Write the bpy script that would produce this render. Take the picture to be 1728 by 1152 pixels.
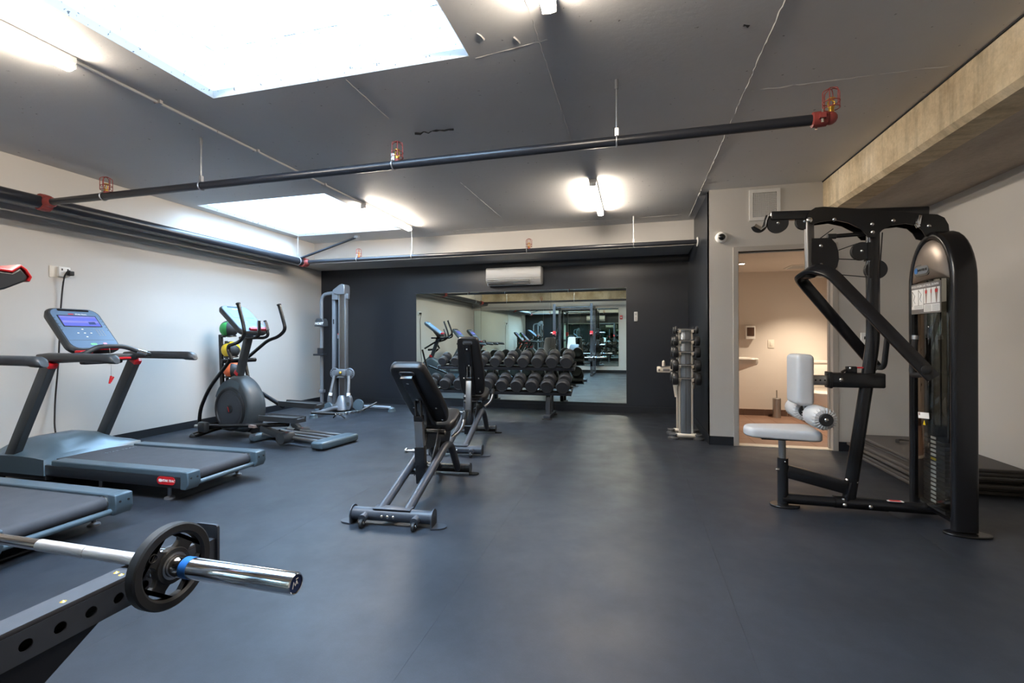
import bpy, bmesh, math, random
from mathutils import Vector, Matrix

for o in list(bpy.data.objects):
    bpy.data.objects.remove(o, do_unlink=True)
SC = bpy.context.scene
C = SC.collection
random.seed(7)
V = Vector
PI = math.pi

# ------------------------------------------------------------------ camera
F_PX, CXP, HYP, CAMH = 787.7, 864.0, 571.05, 1.17
YAW, ROLL = math.radians(14.635), math.radians(0.2)
cam_d = bpy.data.cameras.new('camera')
cam = bpy.data.objects.new('camera', cam_d)
C.objects.link(cam)
cam_d.sensor_width = 36.0
cam_d.lens = 36.0 * F_PX / 1728.0
cam_d.shift_y = -(576.0 - HYP) / 1728.0
cam_d.clip_start = 0.02
cam.matrix_world = Matrix.Translation((0, 0, CAMH)) @ Matrix.Rotation(YAW, 4, 'Z') @ Matrix.Rotation(PI / 2, 4, 'X') @ Matrix.Rotation(-ROLL, 4, 'Z')
SC.camera = cam

# ------------------------------------------------------------------ sky, exposure
SC.view_settings.view_transform = 'Standard'
SC.view_settings.look = 'None'
SC.view_settings.gamma = 1.0
SC.view_settings.use_curve_mapping = False
SC.view_settings.exposure = 1.42
SKY_STRENGTH = 14.0
wd = bpy.data.worlds.new('sky')
SC.world = wd
wd.use_nodes = True
bg = wd.node_tree.nodes['Background']
bg.inputs[0].default_value = (0.44, 0.70, 1.0, 1)
bg.inputs[1].default_value = SKY_STRENGTH
LAMP_EMIT = 70.0
LAMP_COL = (1.0, 0.87, 0.72)
try:
    SC.cycles.max_bounces = 14
    SC.cycles.diffuse_bounces = 9
    SC.cycles.glossy_bounces = 8
    SC.cycles.transparent_max_bounces = 12
    SC.cycles.sample_clamp_indirect = 12.0
    SC.cycles.caustics_reflective = False
    SC.cycles.caustics_refractive = False
    SC.cycles.use_denoising = True
except Exception:
    pass

# room numbers (metres): camera stands at the origin, +Y runs to the mirror wall
XL, XR, YB, YF, ZC = -5.674, 2.82, 7.575, -0.95, 2.791
XS, YS, ZB = -5.247, 6.828, 2.451           # bulkhead faces and underside
XD, YD = 0.803, 5.509                       # black return wall, wall with the washroom door
XBM, ZBM = 1.906, 2.454                     # concrete beam
SKY1 = (-2.73, -0.91, 0.74, 2.53)
SKY2 = (-5.10, -3.33, 4.50, 6.27)

# ------------------------------------------------------------------ pixel -> ray helpers (distance always from a real plane)
_s, _c, _cr, _sr = math.sin(YAW), math.cos(YAW), math.cos(ROLL), math.sin(ROLL)
def ray(px, py):
    a = (px - CXP) / F_PX; b = (HYP - py) / F_PX
    u = a * _cr + b * _sr; v = b * _cr - a * _sr
    return V((-_s + u * _c, _c + u * _s, v))
CAMP = V((0, 0, CAMH))
def PX(px, py, x):
    d = ray(px, py); return CAMP + d * (x / d.x)
def PY(px, py, y):
    d = ray(px, py); return CAMP + d * (y / d.y)
def PZ(px, py, z):
    d = ray(px, py); return CAMP + d * ((z - CAMH) / d.z)
def PN(px, py, p0, n):
    d = ray(px, py); return CAMP + d * ((p0 - CAMP).dot(n) / d.dot(n))

# ------------------------------------------------------------------ materials
MATS = {}
def lin(c):
    c = c / 255.0
    return c / 12.92 if c <= 0.04045 else ((c + 0.055) / 1.055) ** 2.4
def rgb(t): return (lin(t[0]), lin(t[1]), lin(t[2]), 1.0)
def M(name, col=(128, 128, 128), rough=0.5, metal=0.0, spec=0.5, var=None, bump=None, coat=0.0, emit=None, col2=None):
    """procedural material. var=(scale, amount[, detail]) colour noise, bump=(scale, strength[, dist])"""
    if name in MATS: return MATS[name]
    m = bpy.data.materials.new(name); m.use_nodes = True
    nt = m.node_tree; b = nt.nodes['Principled BSDF']
    b.inputs['Base Color'].default_value = rgb(col)
    b.inputs['Roughness'].default_value = rough
    b.inputs['Metallic'].default_value = metal
    b.inputs['Specular IOR Level'].default_value = spec
    if coat: b.inputs['Coat Weight'].default_value = coat; b.inputs['Coat Roughness'].default_value = 0.15
    if emit:
        b.inputs['Emission Color'].default_value = (*emit[0], 1); b.inputs['Emission Strength'].default_value = emit[1]
    tc = nt.nodes.new('ShaderNodeTexCoord')
    if var:
        n = nt.nodes.new('ShaderNodeTexNoise'); n.inputs['Scale'].default_value = var[0]; n.inputs['Detail'].default_value = var[2] if len(var) > 2 else 6
        nt.links.new(tc.outputs['Object'], n.inputs['Vector'])
        r = nt.nodes.new('ShaderNodeValToRGB')
        c0 = rgb(col2) if col2 else tuple(x * (1 - var[1]) for x in rgb(col)[:3]) + (1,)
        c1 = rgb(col) if col2 else tuple(min(1, x * (1 + var[1])) for x in rgb(col)[:3]) + (1,)
        r.color_ramp.elements[0].color = c0; r.color_ramp.elements[1].color = c1
        r.color_ramp.elements[0].position = 0.3; r.color_ramp.elements[1].position = 0.7
        nt.links.new(n.outputs['Fac'], r.inputs['Fac']); nt.links.new(r.outputs['Color'], b.inputs['Base Color'])
    if bump:
        n = nt.nodes.new('ShaderNodeTexNoise'); n.inputs['Scale'].default_value = bump[0]; n.inputs['Detail'].default_value = 4
        nt.links.new(tc.outputs['Object'], n.inputs['Vector'])
        k = nt.nodes.new('ShaderNodeBump'); k.inputs['Strength'].default_value = bump[1]; k.inputs['Distance'].default_value = bump[2] if len(bump) > 2 else 0.002
        nt.links.new(n.outputs['Fac'], k.inputs['Height']); nt.links.new(k.outputs['Normal'], b.inputs['Normal'])
    MATS[name] = m
    return m
M('black_frame', (25, 26, 29), 0.27, 0.0, 0.5, bump=(900, 0.08, 0.0005))
M('charcoal_frame', (56, 61, 70), 0.44, 0.0, 0.5, bump=(900, 0.08, 0.0005))
M('black_vinyl', (26, 26, 28), 0.42, bump=(600, 0.15, 0.0006))
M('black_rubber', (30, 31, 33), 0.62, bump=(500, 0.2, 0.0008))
M('black_gloss', (22, 22, 24), 0.2)
M('grey_rubber', (70, 72, 75), 0.6)
M('chrome', (215, 217, 220), 0.14, 1.0)
M('satin_steel', (178, 178, 178), 0.32, 1.0)
M('dark_steel', (120, 118, 116), 0.36, 1.0)
M('bolt', (205, 203, 198), 0.22, 1.0)
M('silver_paint', (130, 136, 144), 0.36, 0.5)
M('blue_grey_plastic', (80, 97, 108), 0.36, 0.15)
M('dark_blue_grey', (54, 58, 62), 0.40)
M('console_face', (96, 122, 152), 0.42, spec=0.35)
M('red_plastic', (205, 32, 40), 0.35)
M('white_plastic', (232, 232, 230), 0.35)
M('warm_white_plastic', (226, 220, 208), 0.35)
M('cream_paint', (222, 212, 196), 0.38)
M('grey_vinyl', (192, 193, 194), 0.42, bump=(400, 0.1, 0.0006))
M('belt', (62, 63, 68), 0.75, bump=(500, 0.25, 0.001), var=(9, 0.12))
M('pipe_black', (40, 42, 48), 0.33, 0.0, 0.5)
M('red_iron', (142, 62, 58), 0.55)
M('galvanised', (190, 192, 195), 0.35, 0.8)
M('bronze_panel', (140, 130, 122), 0.34, 0.75)
M('ink', (25, 25, 28), 0.6)
M('white_print', (238, 238, 236), 0.6)
M('red_print', (200, 52, 52), 0.6)
M('grey_print', (112, 108, 106), 0.5)
M('skin_print', (150, 130, 122), 0.6)
M('yellow_plastic', (235, 208, 20), 0.4)
M('blue_paint', (52, 118, 190), 0.4, 0.3)
M('navy', (28, 48, 105), 0.35)
M('brass', (205, 165, 70), 0.3, 0.8)

# ------------------------------------------------------------------ mesh builder
def frame_of(t, up=None):
    t = t.normalized()
    if up is None: up = V((0, 0, 1)) if abs(t.z) < 0.95 else V((1, 0, 0))
    a = t.cross(up).normalized(); b = a.cross(t).normalized()
    return a, b
def fillet(pts, rad, n=5):
    pts = [V(p) for p in pts]
    if len(pts) < 3: return pts
    out = [pts[0]]
    for i in range(1, len(pts) - 1):
        p, a, b = pts[i], pts[i - 1], pts[i + 1]
        r = rad[i - 1] if isinstance(rad, (list, tuple)) else rad
        da, db = (a - p), (b - p)
        r = min(r, da.length * 0.49, db.length * 0.49)
        if r < 1e-4: out.append(p); continue
        q0, q1 = p + da.normalized() * r, p + db.normalized() * r
        for k in range(n + 1):
            t = k / n
            out.append(q0 * (1 - t) ** 2 + p * 2 * t * (1 - t) + q1 * t * t)
    out.append(pts[-1])
    return out
def circle2(r, n, r2=None): 
    r2 = r2 or r
    return [(r * math.cos(2 * PI * k / n), r2 * math.sin(2 * PI * k / n)) for k in range(n)]
def rrect2(w, h, r, n=3):
    out = []
    for cx, cy, a0 in ((w / 2 - r, h / 2 - r, 0), (-w / 2 + r, h / 2 - r, PI / 2), (-w / 2 + r, -h / 2 + r, PI), (w / 2 - r, -h / 2 + r, 1.5 * PI)):
        for k in range(n + 1):
            a = a0 + PI / 2 * k / n
            out.append((cx + r * math.cos(a), cy + r * math.sin(a)))
    return out
ORG = {}
class MB:
    def __init__(s): s.v = []; s.f = []
    def add(s, vs, fs):
        n = len(s.v); s.v += [V(p) for p in vs]; s.f += [tuple(i + n for i in f) for f in fs]; return s
    def box(s, c, size, rot=None, bev=0.0, seg=2):
        bm = bmesh.new(); bmesh.ops.create_cube(bm, size=1)
        for v in bm.verts: v.co = V((v.co.x * size[0], v.co.y * size[1], v.co.z * size[2]))
        if bev > 0:
            bmesh.ops.bevel(bm, geom=list(bm.edges), offset=min(bev, min(size) * 0.48), segments=seg, profile=0.5, affect='EDGES')
        bm.verts.index_update()
        R = rot.to_3x3() if rot else Matrix.Identity(3)
        s.add([R @ v.co + V(c) for v in bm.verts], [[v.index for v in f.verts] for f in bm.faces]); bm.free(); return s
    def b2(s, a, b, bev=0.0, seg=2):
        a, b = V(a), V(b)
        return s.box((a + b) / 2, [abs(b[i] - a[i]) for i in range(3)], None, bev, seg)
    def beam(s, p0, p1, w, h, up=(0, 0, 1), bev=0.0):
        p0, p1 = V(p0), V(p1); t = (p1 - p0); L = t.length; t = t.normalized(); u = V(up)
        a = t.cross(u).normalized(); b = a.cross(t)
        R = Matrix((t, a, b)).transposed()
        return s.box((p0 + p1) / 2, (L, w, h), R, bev)
    def sweep(s, pts, prof, up=None, closed=False, cap=True, scale=None):
        pts = [V(p) for p in pts]; n = len(pts); m = len(prof); vs = []; prev = None
        for i, p in enumerate(pts):
            if closed: t = pts[(i + 1) % n] - pts[i - 1]
            elif i == 0: t = pts[1] - pts[0]
            elif i == n - 1: t = pts[-1] - pts[-2]
            else: t = (pts[i + 1] - p).normalized() + (p - pts[i - 1]).normalized()
            t = t.normalized()
            if up is not None: a, b = frame_of(t, V(up))
            elif prev is None: a, b = frame_of(t)
            else:
                a = (prev - t * prev.dot(t)).normalized(); b = a.cross(t).normalized()
            prev = a; k = scale[i] if scale else 1
            for (x, y) in prof: vs.append(p + (a * x + b * y) * k)
        fs = []
        for i in range(n if closed else n - 1):
            j = (i + 1) % n
            for q in range(m):
                r = (q + 1) % m; fs.append((i * m + q, i * m + r, j * m + r, j * m + q))
        if cap and not closed: fs.append(tuple(range(m))); fs.append(tuple((n - 1) * m + q for q in range(m)))
        return s.add(vs, fs)
    def tube(s, pts, r, seg=12, closed=False): return s.sweep(pts, circle2(r, seg), None, closed)
    def cyl(s, p0, p1, r, seg=20, r2=None):
        return s.sweep([p0, p1], circle2(r, seg), scale=[1, (r2 / r) if r2 is not None else 1])
    def lathe(s, prof, o, axis, seg=24):
        o = V(o); t = V(axis).normalized(); a, b = frame_of(t); vs = []; m = len(prof)
        for k in range(seg):
            an = 2 * PI * k / seg; d = a * math.cos(an) + b * math.sin(an)
            for (r, h) in prof: vs.append(o + t * h + d * max(r, 1e-5))
        fs = []
        for k in range(seg):
            j = (k + 1) % seg
            for q in range(m - 1): fs.append((k * m + q, j * m + q, j * m + q + 1, k * m + q + 1))
        ring_closed = tuple(prof[0]) == tuple(prof[-1])
        if prof[0][0] > 1e-4 and not ring_closed: fs.append(tuple(k * m for k in range(seg)))
        if prof[-1][0] > 1e-4 and not ring_closed: fs.append(tuple(k * m + m - 1 for k in range(seg)))
        return s.add(vs, fs)
    def ring(s, o, axis, R, r, n=28, m=8):
        o = V(o); a, b = frame_of(V(axis).normalized())
        return s.tube([o + (a * math.cos(2 * PI * k / n) + b * math.sin(2 * PI * k / n)) * R for k in range(n)], r, m, closed=True)
    def prism(s, poly, vec):
        poly = [V(p) for p in poly]; vec = V(vec); n = len(poly)
        return s.add(poly + [p + vec for p in poly], [tuple(range(n)), tuple(range(2 * n - 1, n - 1, -1))] + [(i, (i + 1) % n, n + (i + 1) % n, n + i) for i in range(n)])
    def ball(s, c, r, seg=20, sc=(1, 1, 1)):
        n = seg // 2; vs = []; fs = []; c = V(c)
        for i in range(n + 1):
            th = PI * i / n
            for k in range(seg):
                ph = 2 * PI * k / seg
                vs.append(c + V((r * sc[0] * math.sin(th) * math.cos(ph), r * sc[1] * math.sin(th) * math.sin(ph), r * sc[2] * math.cos(th))))
        for i in range(n):
            for k in range(seg):
                fs.append((i * seg + k, i * seg + (k + 1) % seg, (i + 1) * seg + (k + 1) % seg, (i + 1) * seg + k))
        return s.add(vs, fs)
    def bolt(s, p, n, r=0.009, h=0.006):
        n = V(n).normalized(); p = V(p) - n * 0.002
        return s.lathe([(r, 0), (r, h * 0.4), (r * 0.75, h * 0.8), (0, h + 0.002)], p, n, 12)
    def holes(s, o, ax, ay, length, height, n, r, off=None, seg=12):
        """perforated rectangular sheet: n holes along ax"""
        o, ax, ay = V(o), V(ax), V(ay); p = length / n
        for k in range(n):
            c = o + ax * (p * (k + 0.5)) + ay * (height / 2)
            ringv, sq = [], []
            for q in range(seg):
                a = 2 * PI * (q + 0.5) / seg; dx, dy = math.cos(a), math.sin(a)
                ringv.append(c + ax * dx * r + ay * dy * r)
                k2 = min((p / 2) / max(abs(dx), 1e-6), (height / 2) / max(abs(dy), 1e-6))
                sq.append(c + ax * dx * k2 + ay * dy * k2)
            # push the four closest samples into the corners
            for sx in (-1, 1):
                for sy in (-1, 1):
                    cor = c + ax * sx * p / 2 + ay * sy * height / 2
                    i = min(range(seg), key=lambda q: (sq[q] - cor).length); sq[i] = cor
            fs = [(q, (q + 1) % seg, seg + (q + 1) % seg, seg + q) for q in range(seg)]
            s.add(ringv + sq, fs)
        return s
    def islands(s):
        n = len(s.v); par = list(range(n))
        def fd(i):
            while par[i] != i: par[i] = par[par[i]]; i = par[i]
            return i
        for f in s.f:
            for k in f[1:]:
                a, b = fd(f[0]), fd(k)
                if a != b: par[a] = b
        groups = {}
        for f in s.f: groups.setdefault(fd(f[0]), []).append(f)
        items = []
        for fs in groups.values():
            ids = sorted({i for f in fs for i in f}); lo = [min(s.v[i][k] for i in ids) - 5e-4 for k in range(3)]; hi = [max(s.v[i][k] for i in ids) + 5e-4 for k in range(3)]
            items.append([fs, lo, hi])
        merged = True
        while merged and len(items) > 1:
            merged = False
            for i in range(len(items)):
                for j in range(len(items) - 1, i, -1):
                    A, B = items[i], items[j]
                    if all(A[1][k] <= B[2][k] and B[1][k] <= A[2][k] for k in range(3)):
                        A[0] = A[0] + B[0]; A[1] = [min(A[1][k], B[1][k]) for k in range(3)]; A[2] = [max(A[2][k], B[2][k]) for k in range(3)]; items.pop(j); merged = True
        out = []
        for fs, lo, hi in items:
            ids = sorted({i for f in fs for i in f}); mp_ = {i: q for q, i in enumerate(ids)}
            m = MB(); m.v = [s.v[i] for i in ids]; m.f = [tuple(mp_[i] for i in f) for f in fs]; out.append(m)
        return out
    def build(s, name, mat, parent=None, smooth=38, label=None, bev=0.0, split=True):
        if split and parent is not None and len(s.f) < 4000 and not any(w in name for w in ('lettering', 'print', 'title', 'cage', 'pleats', 'mark', 'chain', 'well', 'inner_wall', 'column')):
            parts = s.islands()
            if len(parts) > 1:
                return [p.build(name, mat, parent, smooth, label, bev, False) for p in parts][0]
        org = V((0, 0, 0))
        if parent is not None: org = ORG[parent.name]
        elif s.v:
            xs = [p.x for p in s.v]; ys = [p.y for p in s.v]; zs = [p.z for p in s.v]
            org = V(((min(xs) + max(xs)) / 2, (min(ys) + max(ys)) / 2, min(zs)))
        me = bpy.data.meshes.new(name)
        me.from_pydata([p - org for p in s.v], [], s.f)
        bm = bmesh.new(); bm.from_mesh(me); bmesh.ops.recalc_face_normals(bm, faces=bm.faces); bm.to_mesh(me); bm.free()
        me.materials.append(MATS[mat] if isinstance(mat, str) else mat)
        if smooth:
            me.polygons.foreach_set('use_smooth', [True] * len(me.polygons)); me.set_sharp_from_angle(angle=math.radians(smooth))
        o = bpy.data.objects.new(name, me); C.objects.link(o)
        if parent is None: o.location = org
        else: o.parent = parent
        if bev:
            b = o.modifiers.new('bevel', 'BEVEL'); b.width = bev; b.segments = 2; b.limit_method = 'ANGLE'; b.angle_limit = math.radians(40)
        ORG[o.name] = org
        if label: o['label'] = label
        return o
def tag(o, label, cat, group=None):
    o['label'] = label; o['category'] = cat
    if group: o['group'] = group
    return o
def thing(name, loc, label, cat, group=None):
    o = bpy.data.objects.new(name, None); C.objects.link(o); o.location = loc; o.empty_display_size = 0.1
    ORG[o.name] = V(loc); return tag(o, label, cat, group)
def struct(name, mb, mat, **k):
    o = mb.build(name, mat, **k)
    if o.parent is None: o['kind'] = 'structure'
    return o
def kids(o): return [c for c in bpy.data.objects if c.parent == o]
def copy_tree(o, parent=None, offset=None, label=None, swap=None):
    c = o.copy(); C.objects.link(c); c.parent = parent
    if offset is not None: c.location = o.location + V(offset)
    if label: c['label'] = label
    if swap and o.type == 'MESH' and o.data.materials and o.data.materials[0].name in swap:
        c.data = o.data.copy(); c.data.materials[0] = MATS[swap[o.data.materials[0].name]]
    ORG[c.name] = ORG.get(o.name, V((0, 0, 0))) + (V(offset) if offset is not None else V((0, 0, 0)))
    for k in kids(o): copy_tree(k, c, None, None, swap)
    return c
def text(s, size, origin, xdir, ydir, name, mat, parent, thick=0.0008, shear=0.0, align='CENTER', bold=0.0):
    cu = bpy.data.curves.new('lettering', 'FONT'); cu.body = s; cu.size = size; cu.align_x = align; cu.align_y = 'CENTER'; cu.extrude = thick; cu.shear = shear; cu.offset = bold; cu.resolution_u = 2
    o = bpy.data.objects.new('lettering', cu); C.objects.link(o)
    dg = bpy.context.evaluated_depsgraph_get()
    me = bpy.data.meshes.new_from_object(o.evaluated_get(dg)); bpy.data.objects.remove(o)
    x, y = V(xdir).normalized(), V(ydir).normalized(); z = x.cross(y)
    R = Matrix((x, y, z)).transposed()
    mb = MB(); mb.add([R @ v.co + V(origin) for v in me.vertices], [tuple(p.vertices) for p in me.polygons])
    return mb.build(name, mat, parent, smooth=0)
# ================================================================== room shell
def noise_mat(name, build):
    m = bpy.data.materials.new(name); m.use_nodes = True
    nt = m.node_tree; build(nt, nt.nodes['Principled BSDF'], nt.nodes.new('ShaderNodeTexCoord').outputs['Object']); MATS[name] = m; return m
def noise(nt, vec, scale, detail=6, rough=0.55, stretch=None):
    n = nt.nodes.new('ShaderNodeTexNoise'); n.inputs['Scale'].default_value = scale; n.inputs['Detail'].default_value = detail; n.inputs['Roughness'].default_value = rough
    if stretch:
        mp = nt.nodes.new('ShaderNodeMapping'); mp.inputs['Scale'].default_value = stretch; nt.links.new(vec, mp.inputs['Vector']); vec = mp.outputs['Vector']
    nt.links.new(vec, n.inputs['Vector']); return n.outputs['Fac']
def ramp(nt, fac, stops):
    r = nt.nodes.new('ShaderNodeValToRGB'); e = r.color_ramp.elements
    while len(e) < len(stops): e.new(0.5)
    for i, (p, c) in enumerate(stops): e[i].position = p; e[i].color = c if len(c) == 4 else rgb(c)
    nt.links.new(fac, r.inputs['Fac']); return r.outputs['Color']
def mix(nt, a, b, fac, blend='MULTIPLY'):
    m = nt.nodes.new('ShaderNodeMix'); m.data_type = 'RGBA'; m.blend_type = blend
    if isinstance(fac, float): m.inputs['Factor'].default_value = fac
    else: nt.links.new(fac, m.inputs['Factor'])
    nt.links.new(a, m.inputs['A']); nt.links.new(b, m.inputs['B']); return m.outputs['Result']
def bump(nt, b, h, s=0.2, d=0.002):
    k = nt.nodes.new('ShaderNodeBump'); k.inputs['Strength'].default_value = s; k.inputs['Distance'].default_value = d
    nt.links.new(h, k.inputs['Height']); nt.links.new(k.outputs['Normal'], b.inputs['Normal'])
W1 = (1, 1, 1, 1)
def g(v): return (v, v, v, 1)
def rubber(nt, b, o):
    big = ramp(nt, noise(nt, o, 1.3, 5), [(0.3, (36, 40, 47)), (0.7, (46, 51, 59))])
    scuff = ramp(nt, noise(nt, o, 14, 8, 0.7), [(0.35, g(0.86)), (0.7, g(1.1))])
    spk = ramp(nt, noise(nt, o, 260, 2), [(0.62, W1), (0.75, g(1.5))])
    nt.links.new(mix(nt, mix(nt, big, scuff, 1.0), spk, 1.0), b.inputs['Base Color'])
    r = ramp(nt, noise(nt, o, 3.0, 6), [(0.3, g(0.40)), (0.7, g(0.56))]); nt.links.new(r, b.inputs['Roughness'])
    b.inputs['Specular IOR Level'].default_value = 0.45
    bump(nt, b, noise(nt, o, 320, 3), 0.25, 0.001)
noise_mat('rubber_floor', rubber)
def ceil_paint(nt, b, o):
    big = ramp(nt, noise(nt, o, 0.9, 5), [(0.25, (204, 203, 202)), (0.75, (214, 213, 212))])
    pit = ramp(nt, noise(nt, o, 26, 3, 0.5), [(0.265, g(0.4)), (0.295, W1)])
    nt.links.new(mix(nt, big, pit, 1.0), b.inputs['Base Color']); b.inputs['Roughness'].default_value = 0.62
    bump(nt, b, noise(nt, o, 22, 7, 0.65), 0.28, 0.006)
noise_mat('ceiling_paint', ceil_paint)
def well_paint(nt, b, o):
    pit = ramp(nt, noise(nt, o, 38, 3, 0.6), [(0.335, (96, 97, 100)), (0.352, (210, 210, 210))])
    b2_ = ramp(nt, noise(nt, o, 3, 5), [(0.3, g(0.96)), (0.7, W1)])
    nt.links.new(mix(nt, pit, b2_, 1.0), b.inputs['Base Color']); b.inputs['Roughness'].default_value = 0.6
    bump(nt, b, noise(nt, o, 30, 6), 0.2, 0.004)
noise_mat('well_paint', well_paint)
M('wall_paint', (200, 197, 192), 0.55, var=(0.8, 0.02), bump=(160, 0.06, 0.001))
M('wall_black', (33, 37, 44), 0.36, spec=0.55, bump=(160, 0.06, 0.001))
M('base_black', (30, 34, 40), 0.45)
M('frame_paint', (178, 173, 166), 0.45)
def concrete(nt, b, o):
    base = ramp(nt, noise(nt, o, 2.2, 8, 0.62), [(0.28, (170, 148, 116)), (0.5, (206, 188, 156)), (0.75, (226, 212, 186))])
    drip = ramp(nt, noise(nt, o, 3.0, 6, 0.6, (1.0, 5.0, 0.5)), [(0.32, g(0.62)), (0.55, W1)])
    fine = ramp(nt, noise(nt, o, 40, 6, 0.7), [(0.3, g(0.84)), (0.65, g(1.06))])
    nt.links.new(mix(nt, mix(nt, base, drip, 0.75), fine, 1.0), b.inputs['Base Color']); b.inputs['Roughness'].default_value = 0.8
    bump(nt, b, noise(nt, o, 26, 8, 0.7), 0.5, 0.006)
noise_mat('raw_concrete', concrete)
def slab_conc(nt, b, o):
    base = ramp(nt, noise(nt, o, 1.6, 8, 0.6, (2.5, 0.7, 1)), [(0.3, (160, 148, 136)), (0.6, (184, 172, 158)), (0.8, (194, 183, 170))])
    fine = ramp(nt, noise(nt, o, 30, 6, 0.7), [(0.3, g(0.9)), (0.65, g(1.05))])
    nt.links.new(mix(nt, base, fine, 1.0), b.inputs['Base Color']); b.inputs['Roughness'].default_value = 0.8
    bump(nt, b, noise(nt, o, 18, 8, 0.7), 0.4, 0.006)
noise_mat('slab_concrete', slab_conc)
M('tile_brown', (142, 112, 96), 0.4, var=(5, 0.12))
M('tile_dark', (92, 70, 60), 0.4, var=(5, 0.15))
M('grout', (205, 180, 155), 0.8)
M('mirror', (226, 238, 232), 0.0, 1.0)
M('mirror_edge', (60, 70, 70), 0.3)

# floor: base slab with rolled rubber sheets
fb = MB(); fb.b2((XL, YF, -0.12), (XR, YD + 0.1, -0.008)); fb.b2((XL, YD + 0.1, -0.12), (XD + 0.1, YB, -0.008))
floor = struct('floor', fb, 'base_black', smooth=0)
xs_ = [XL, -4.46, -3.24, -2.02, -0.80, 0.42, 1.64, XR]
for a, b in zip(xs_[:-1], xs_[1:]):
    m = MB()
    g2 = 0.0003
    if a < XD < b:
        m.prism([(a + g2, YF, -0.008), (b - g2, YF, -0.008), (b - g2, YD + 0.01, -0.008), (XD, YD + 0.01, -0.008), (XD, YB, -0.008), (a + g2, YB, -0.008)], (0, 0, 0.008))
    else:
        m.b2((a + g2, YF, -0.008), (b - g2, YD + 0.01 if a > XD else YB, 0))
    m.build('rubber_roll', 'rubber_floor', floor, smooth=0)

# ceiling slab with two skylight wells
def ceiling_slab():
    xs = sorted({XL - 0.1, SKY1[0], SKY1[1], SKY2[0], SKY2[1], XR + 0.1}); ys = sorted({YF - 0.1, SKY1[2], SKY1[3], SKY2[2], SKY2[3], YB + 0.1})
    m = MB()
    def inside(x, y): return any(r[0] < x < r[1] and r[2] < y < r[3] for r in (SKY1, SKY2))
    for i in range(len(xs) - 1):
        for j in range(len(ys) - 1):
            if inside((xs[i] + xs[i + 1]) / 2, (ys[j] + ys[j + 1]) / 2): continue
            for z in (ZC, ZC + 0.22):
                m.add([(xs[i], ys[j], z), (xs[i + 1], ys[j], z), (xs[i + 1], ys[j + 1], z), (xs[i], ys[j + 1], z)], [(0, 1, 2, 3)])
    return m
cm = ceiling_slab()
ceiling = struct('ceiling', cm, 'ceiling_paint', smooth=0)
def well(r, nm):
    x0, x1, y0, y1 = r; m = MB()
    loops = [(0, ZC), (0.026, ZC + 0.035), (0.026, ZC + 0.3), (0.026, ZC + 0.6), (0.026, 3.9)]
    vs = []
    for i, z in loops: vs += [(x0 + i, y0 + i, z), (x1 - i, y0 + i, z), (x1 - i, y1 - i, z), (x0 + i, y1 - i, z)]
    fs = []
    for k in range(len(loops) - 1):
        for q in range(4): fs.append((k * 4 + q, k * 4 + (q + 1) % 4, k * 4 + 4 + (q + 1) % 4, k * 4 + 4 + q))
    # outer skin so that no light leaks through
    n = len(vs); t = 0.12
    for z in (ZC + 0.22, 3.9): vs += [(x0 - t, y0 - t, z), (x1 + t, y0 - t, z), (x1 + t, y1 + t, z), (x0 - t, y1 + t, z)]
    for q in range(4): fs.append((n + q, n + (q + 1) % 4, n + 4 + (q + 1) % 4, n + 4 + q))
    for q in range(4): fs.append((16 + q, 16 + (q + 1) % 4, n + 4 + (q + 1) % 4, n + 4 + q))
    m.add(vs, fs); return m.build(nm, 'well_paint', ceiling, smooth=0)
well(SKY1, 'skylight_well'); well(SKY2, 'skylight_well')
# crack lines where the two pours of the well meet
def crack(pts, w, mat, name, par):
    m = MB(); pts = [V(p) for p in pts]
    out = [pts[0]]
    for a, b in zip(pts[:-1], pts[1:]):
        n = max(2, int((b - a).length / 0.035))
        for k in range(1, n + 1):
            p = a.lerp(b, k / n)
            if k < n: p = p + V((random.uniform(-1, 1), random.uniform(-1, 1), random.uniform(-1, 1))) * w * 0.9
            out.append(p)
    m.sweep(out, circle2(w, 4), scale=[random.uniform(0.4, 1.2) for _ in out]); return m.build(name, mat, par, smooth=0)
M('crack_dark', (70, 72, 76), 0.8); M('crack_black', (32, 34, 38), 0.8); M('ridge_paint', (190, 188, 186), 0.6)
for r in (SKY1, SKY2):
    zk = ZC + 0.30
    crack([(r[0] + 0.026, r[2] + 0.1, zk + 0.012), (r[0] + 0.026, r[3] - 0.03, zk)], 0.0022, 'crack_dark', 'pour_line', ceiling)
    crack([(r[0] + 0.026, r[3] - 0.026, zk), (r[1] - 0.026, r[3] - 0.026, zk + 0.01)], 0.0022, 'crack_dark', 'pour_line', ceiling)
# formwork ridges of the slab
for a, b in (((0.70, 0.3, ZC), (0.72, 6.6, ZC)), ((-1.735, 2.56, ZC), (-1.74, 3.1, ZC)), ((-1.735, 4.55, ZC), (-1.71, 6.0, ZC)), ((-0.50, 1.0, ZC), (-0.49, 3.9, ZC)), ((-0.88, 2.56, ZC), (-0.45, 2.50, ZC)), ((-3.0, 6.55, ZC), (0.75, 6.50, ZC)), ((0.75, 3.36, ZC), (1.85, 3.36, ZC))):
    crack([a, b], 0.0045 if a[0] > 0.6 else 0.003, 'ridge_paint', 'formwork_ridge', ceiling)
crack([(-1.66, 3.36, ZC - 0.006), (-1.34, 3.372, ZC - 0.006)], 0.010, 'crack_black', 'void', ceiling)
crack([(0.555, 2.65, ZC), (0.582, 2.665, ZC)], 0.010, 'crack_black', 'void', ceiling)
for q in ((-0.80, 2.35), (-0.62, 2.43)): crack([(q[0], q[1], ZC), (q[0] + 0.02, q[1] + 0.06, ZC)], 0.006, 'ridge_paint', 'paint_drip', ceiling)

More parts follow.
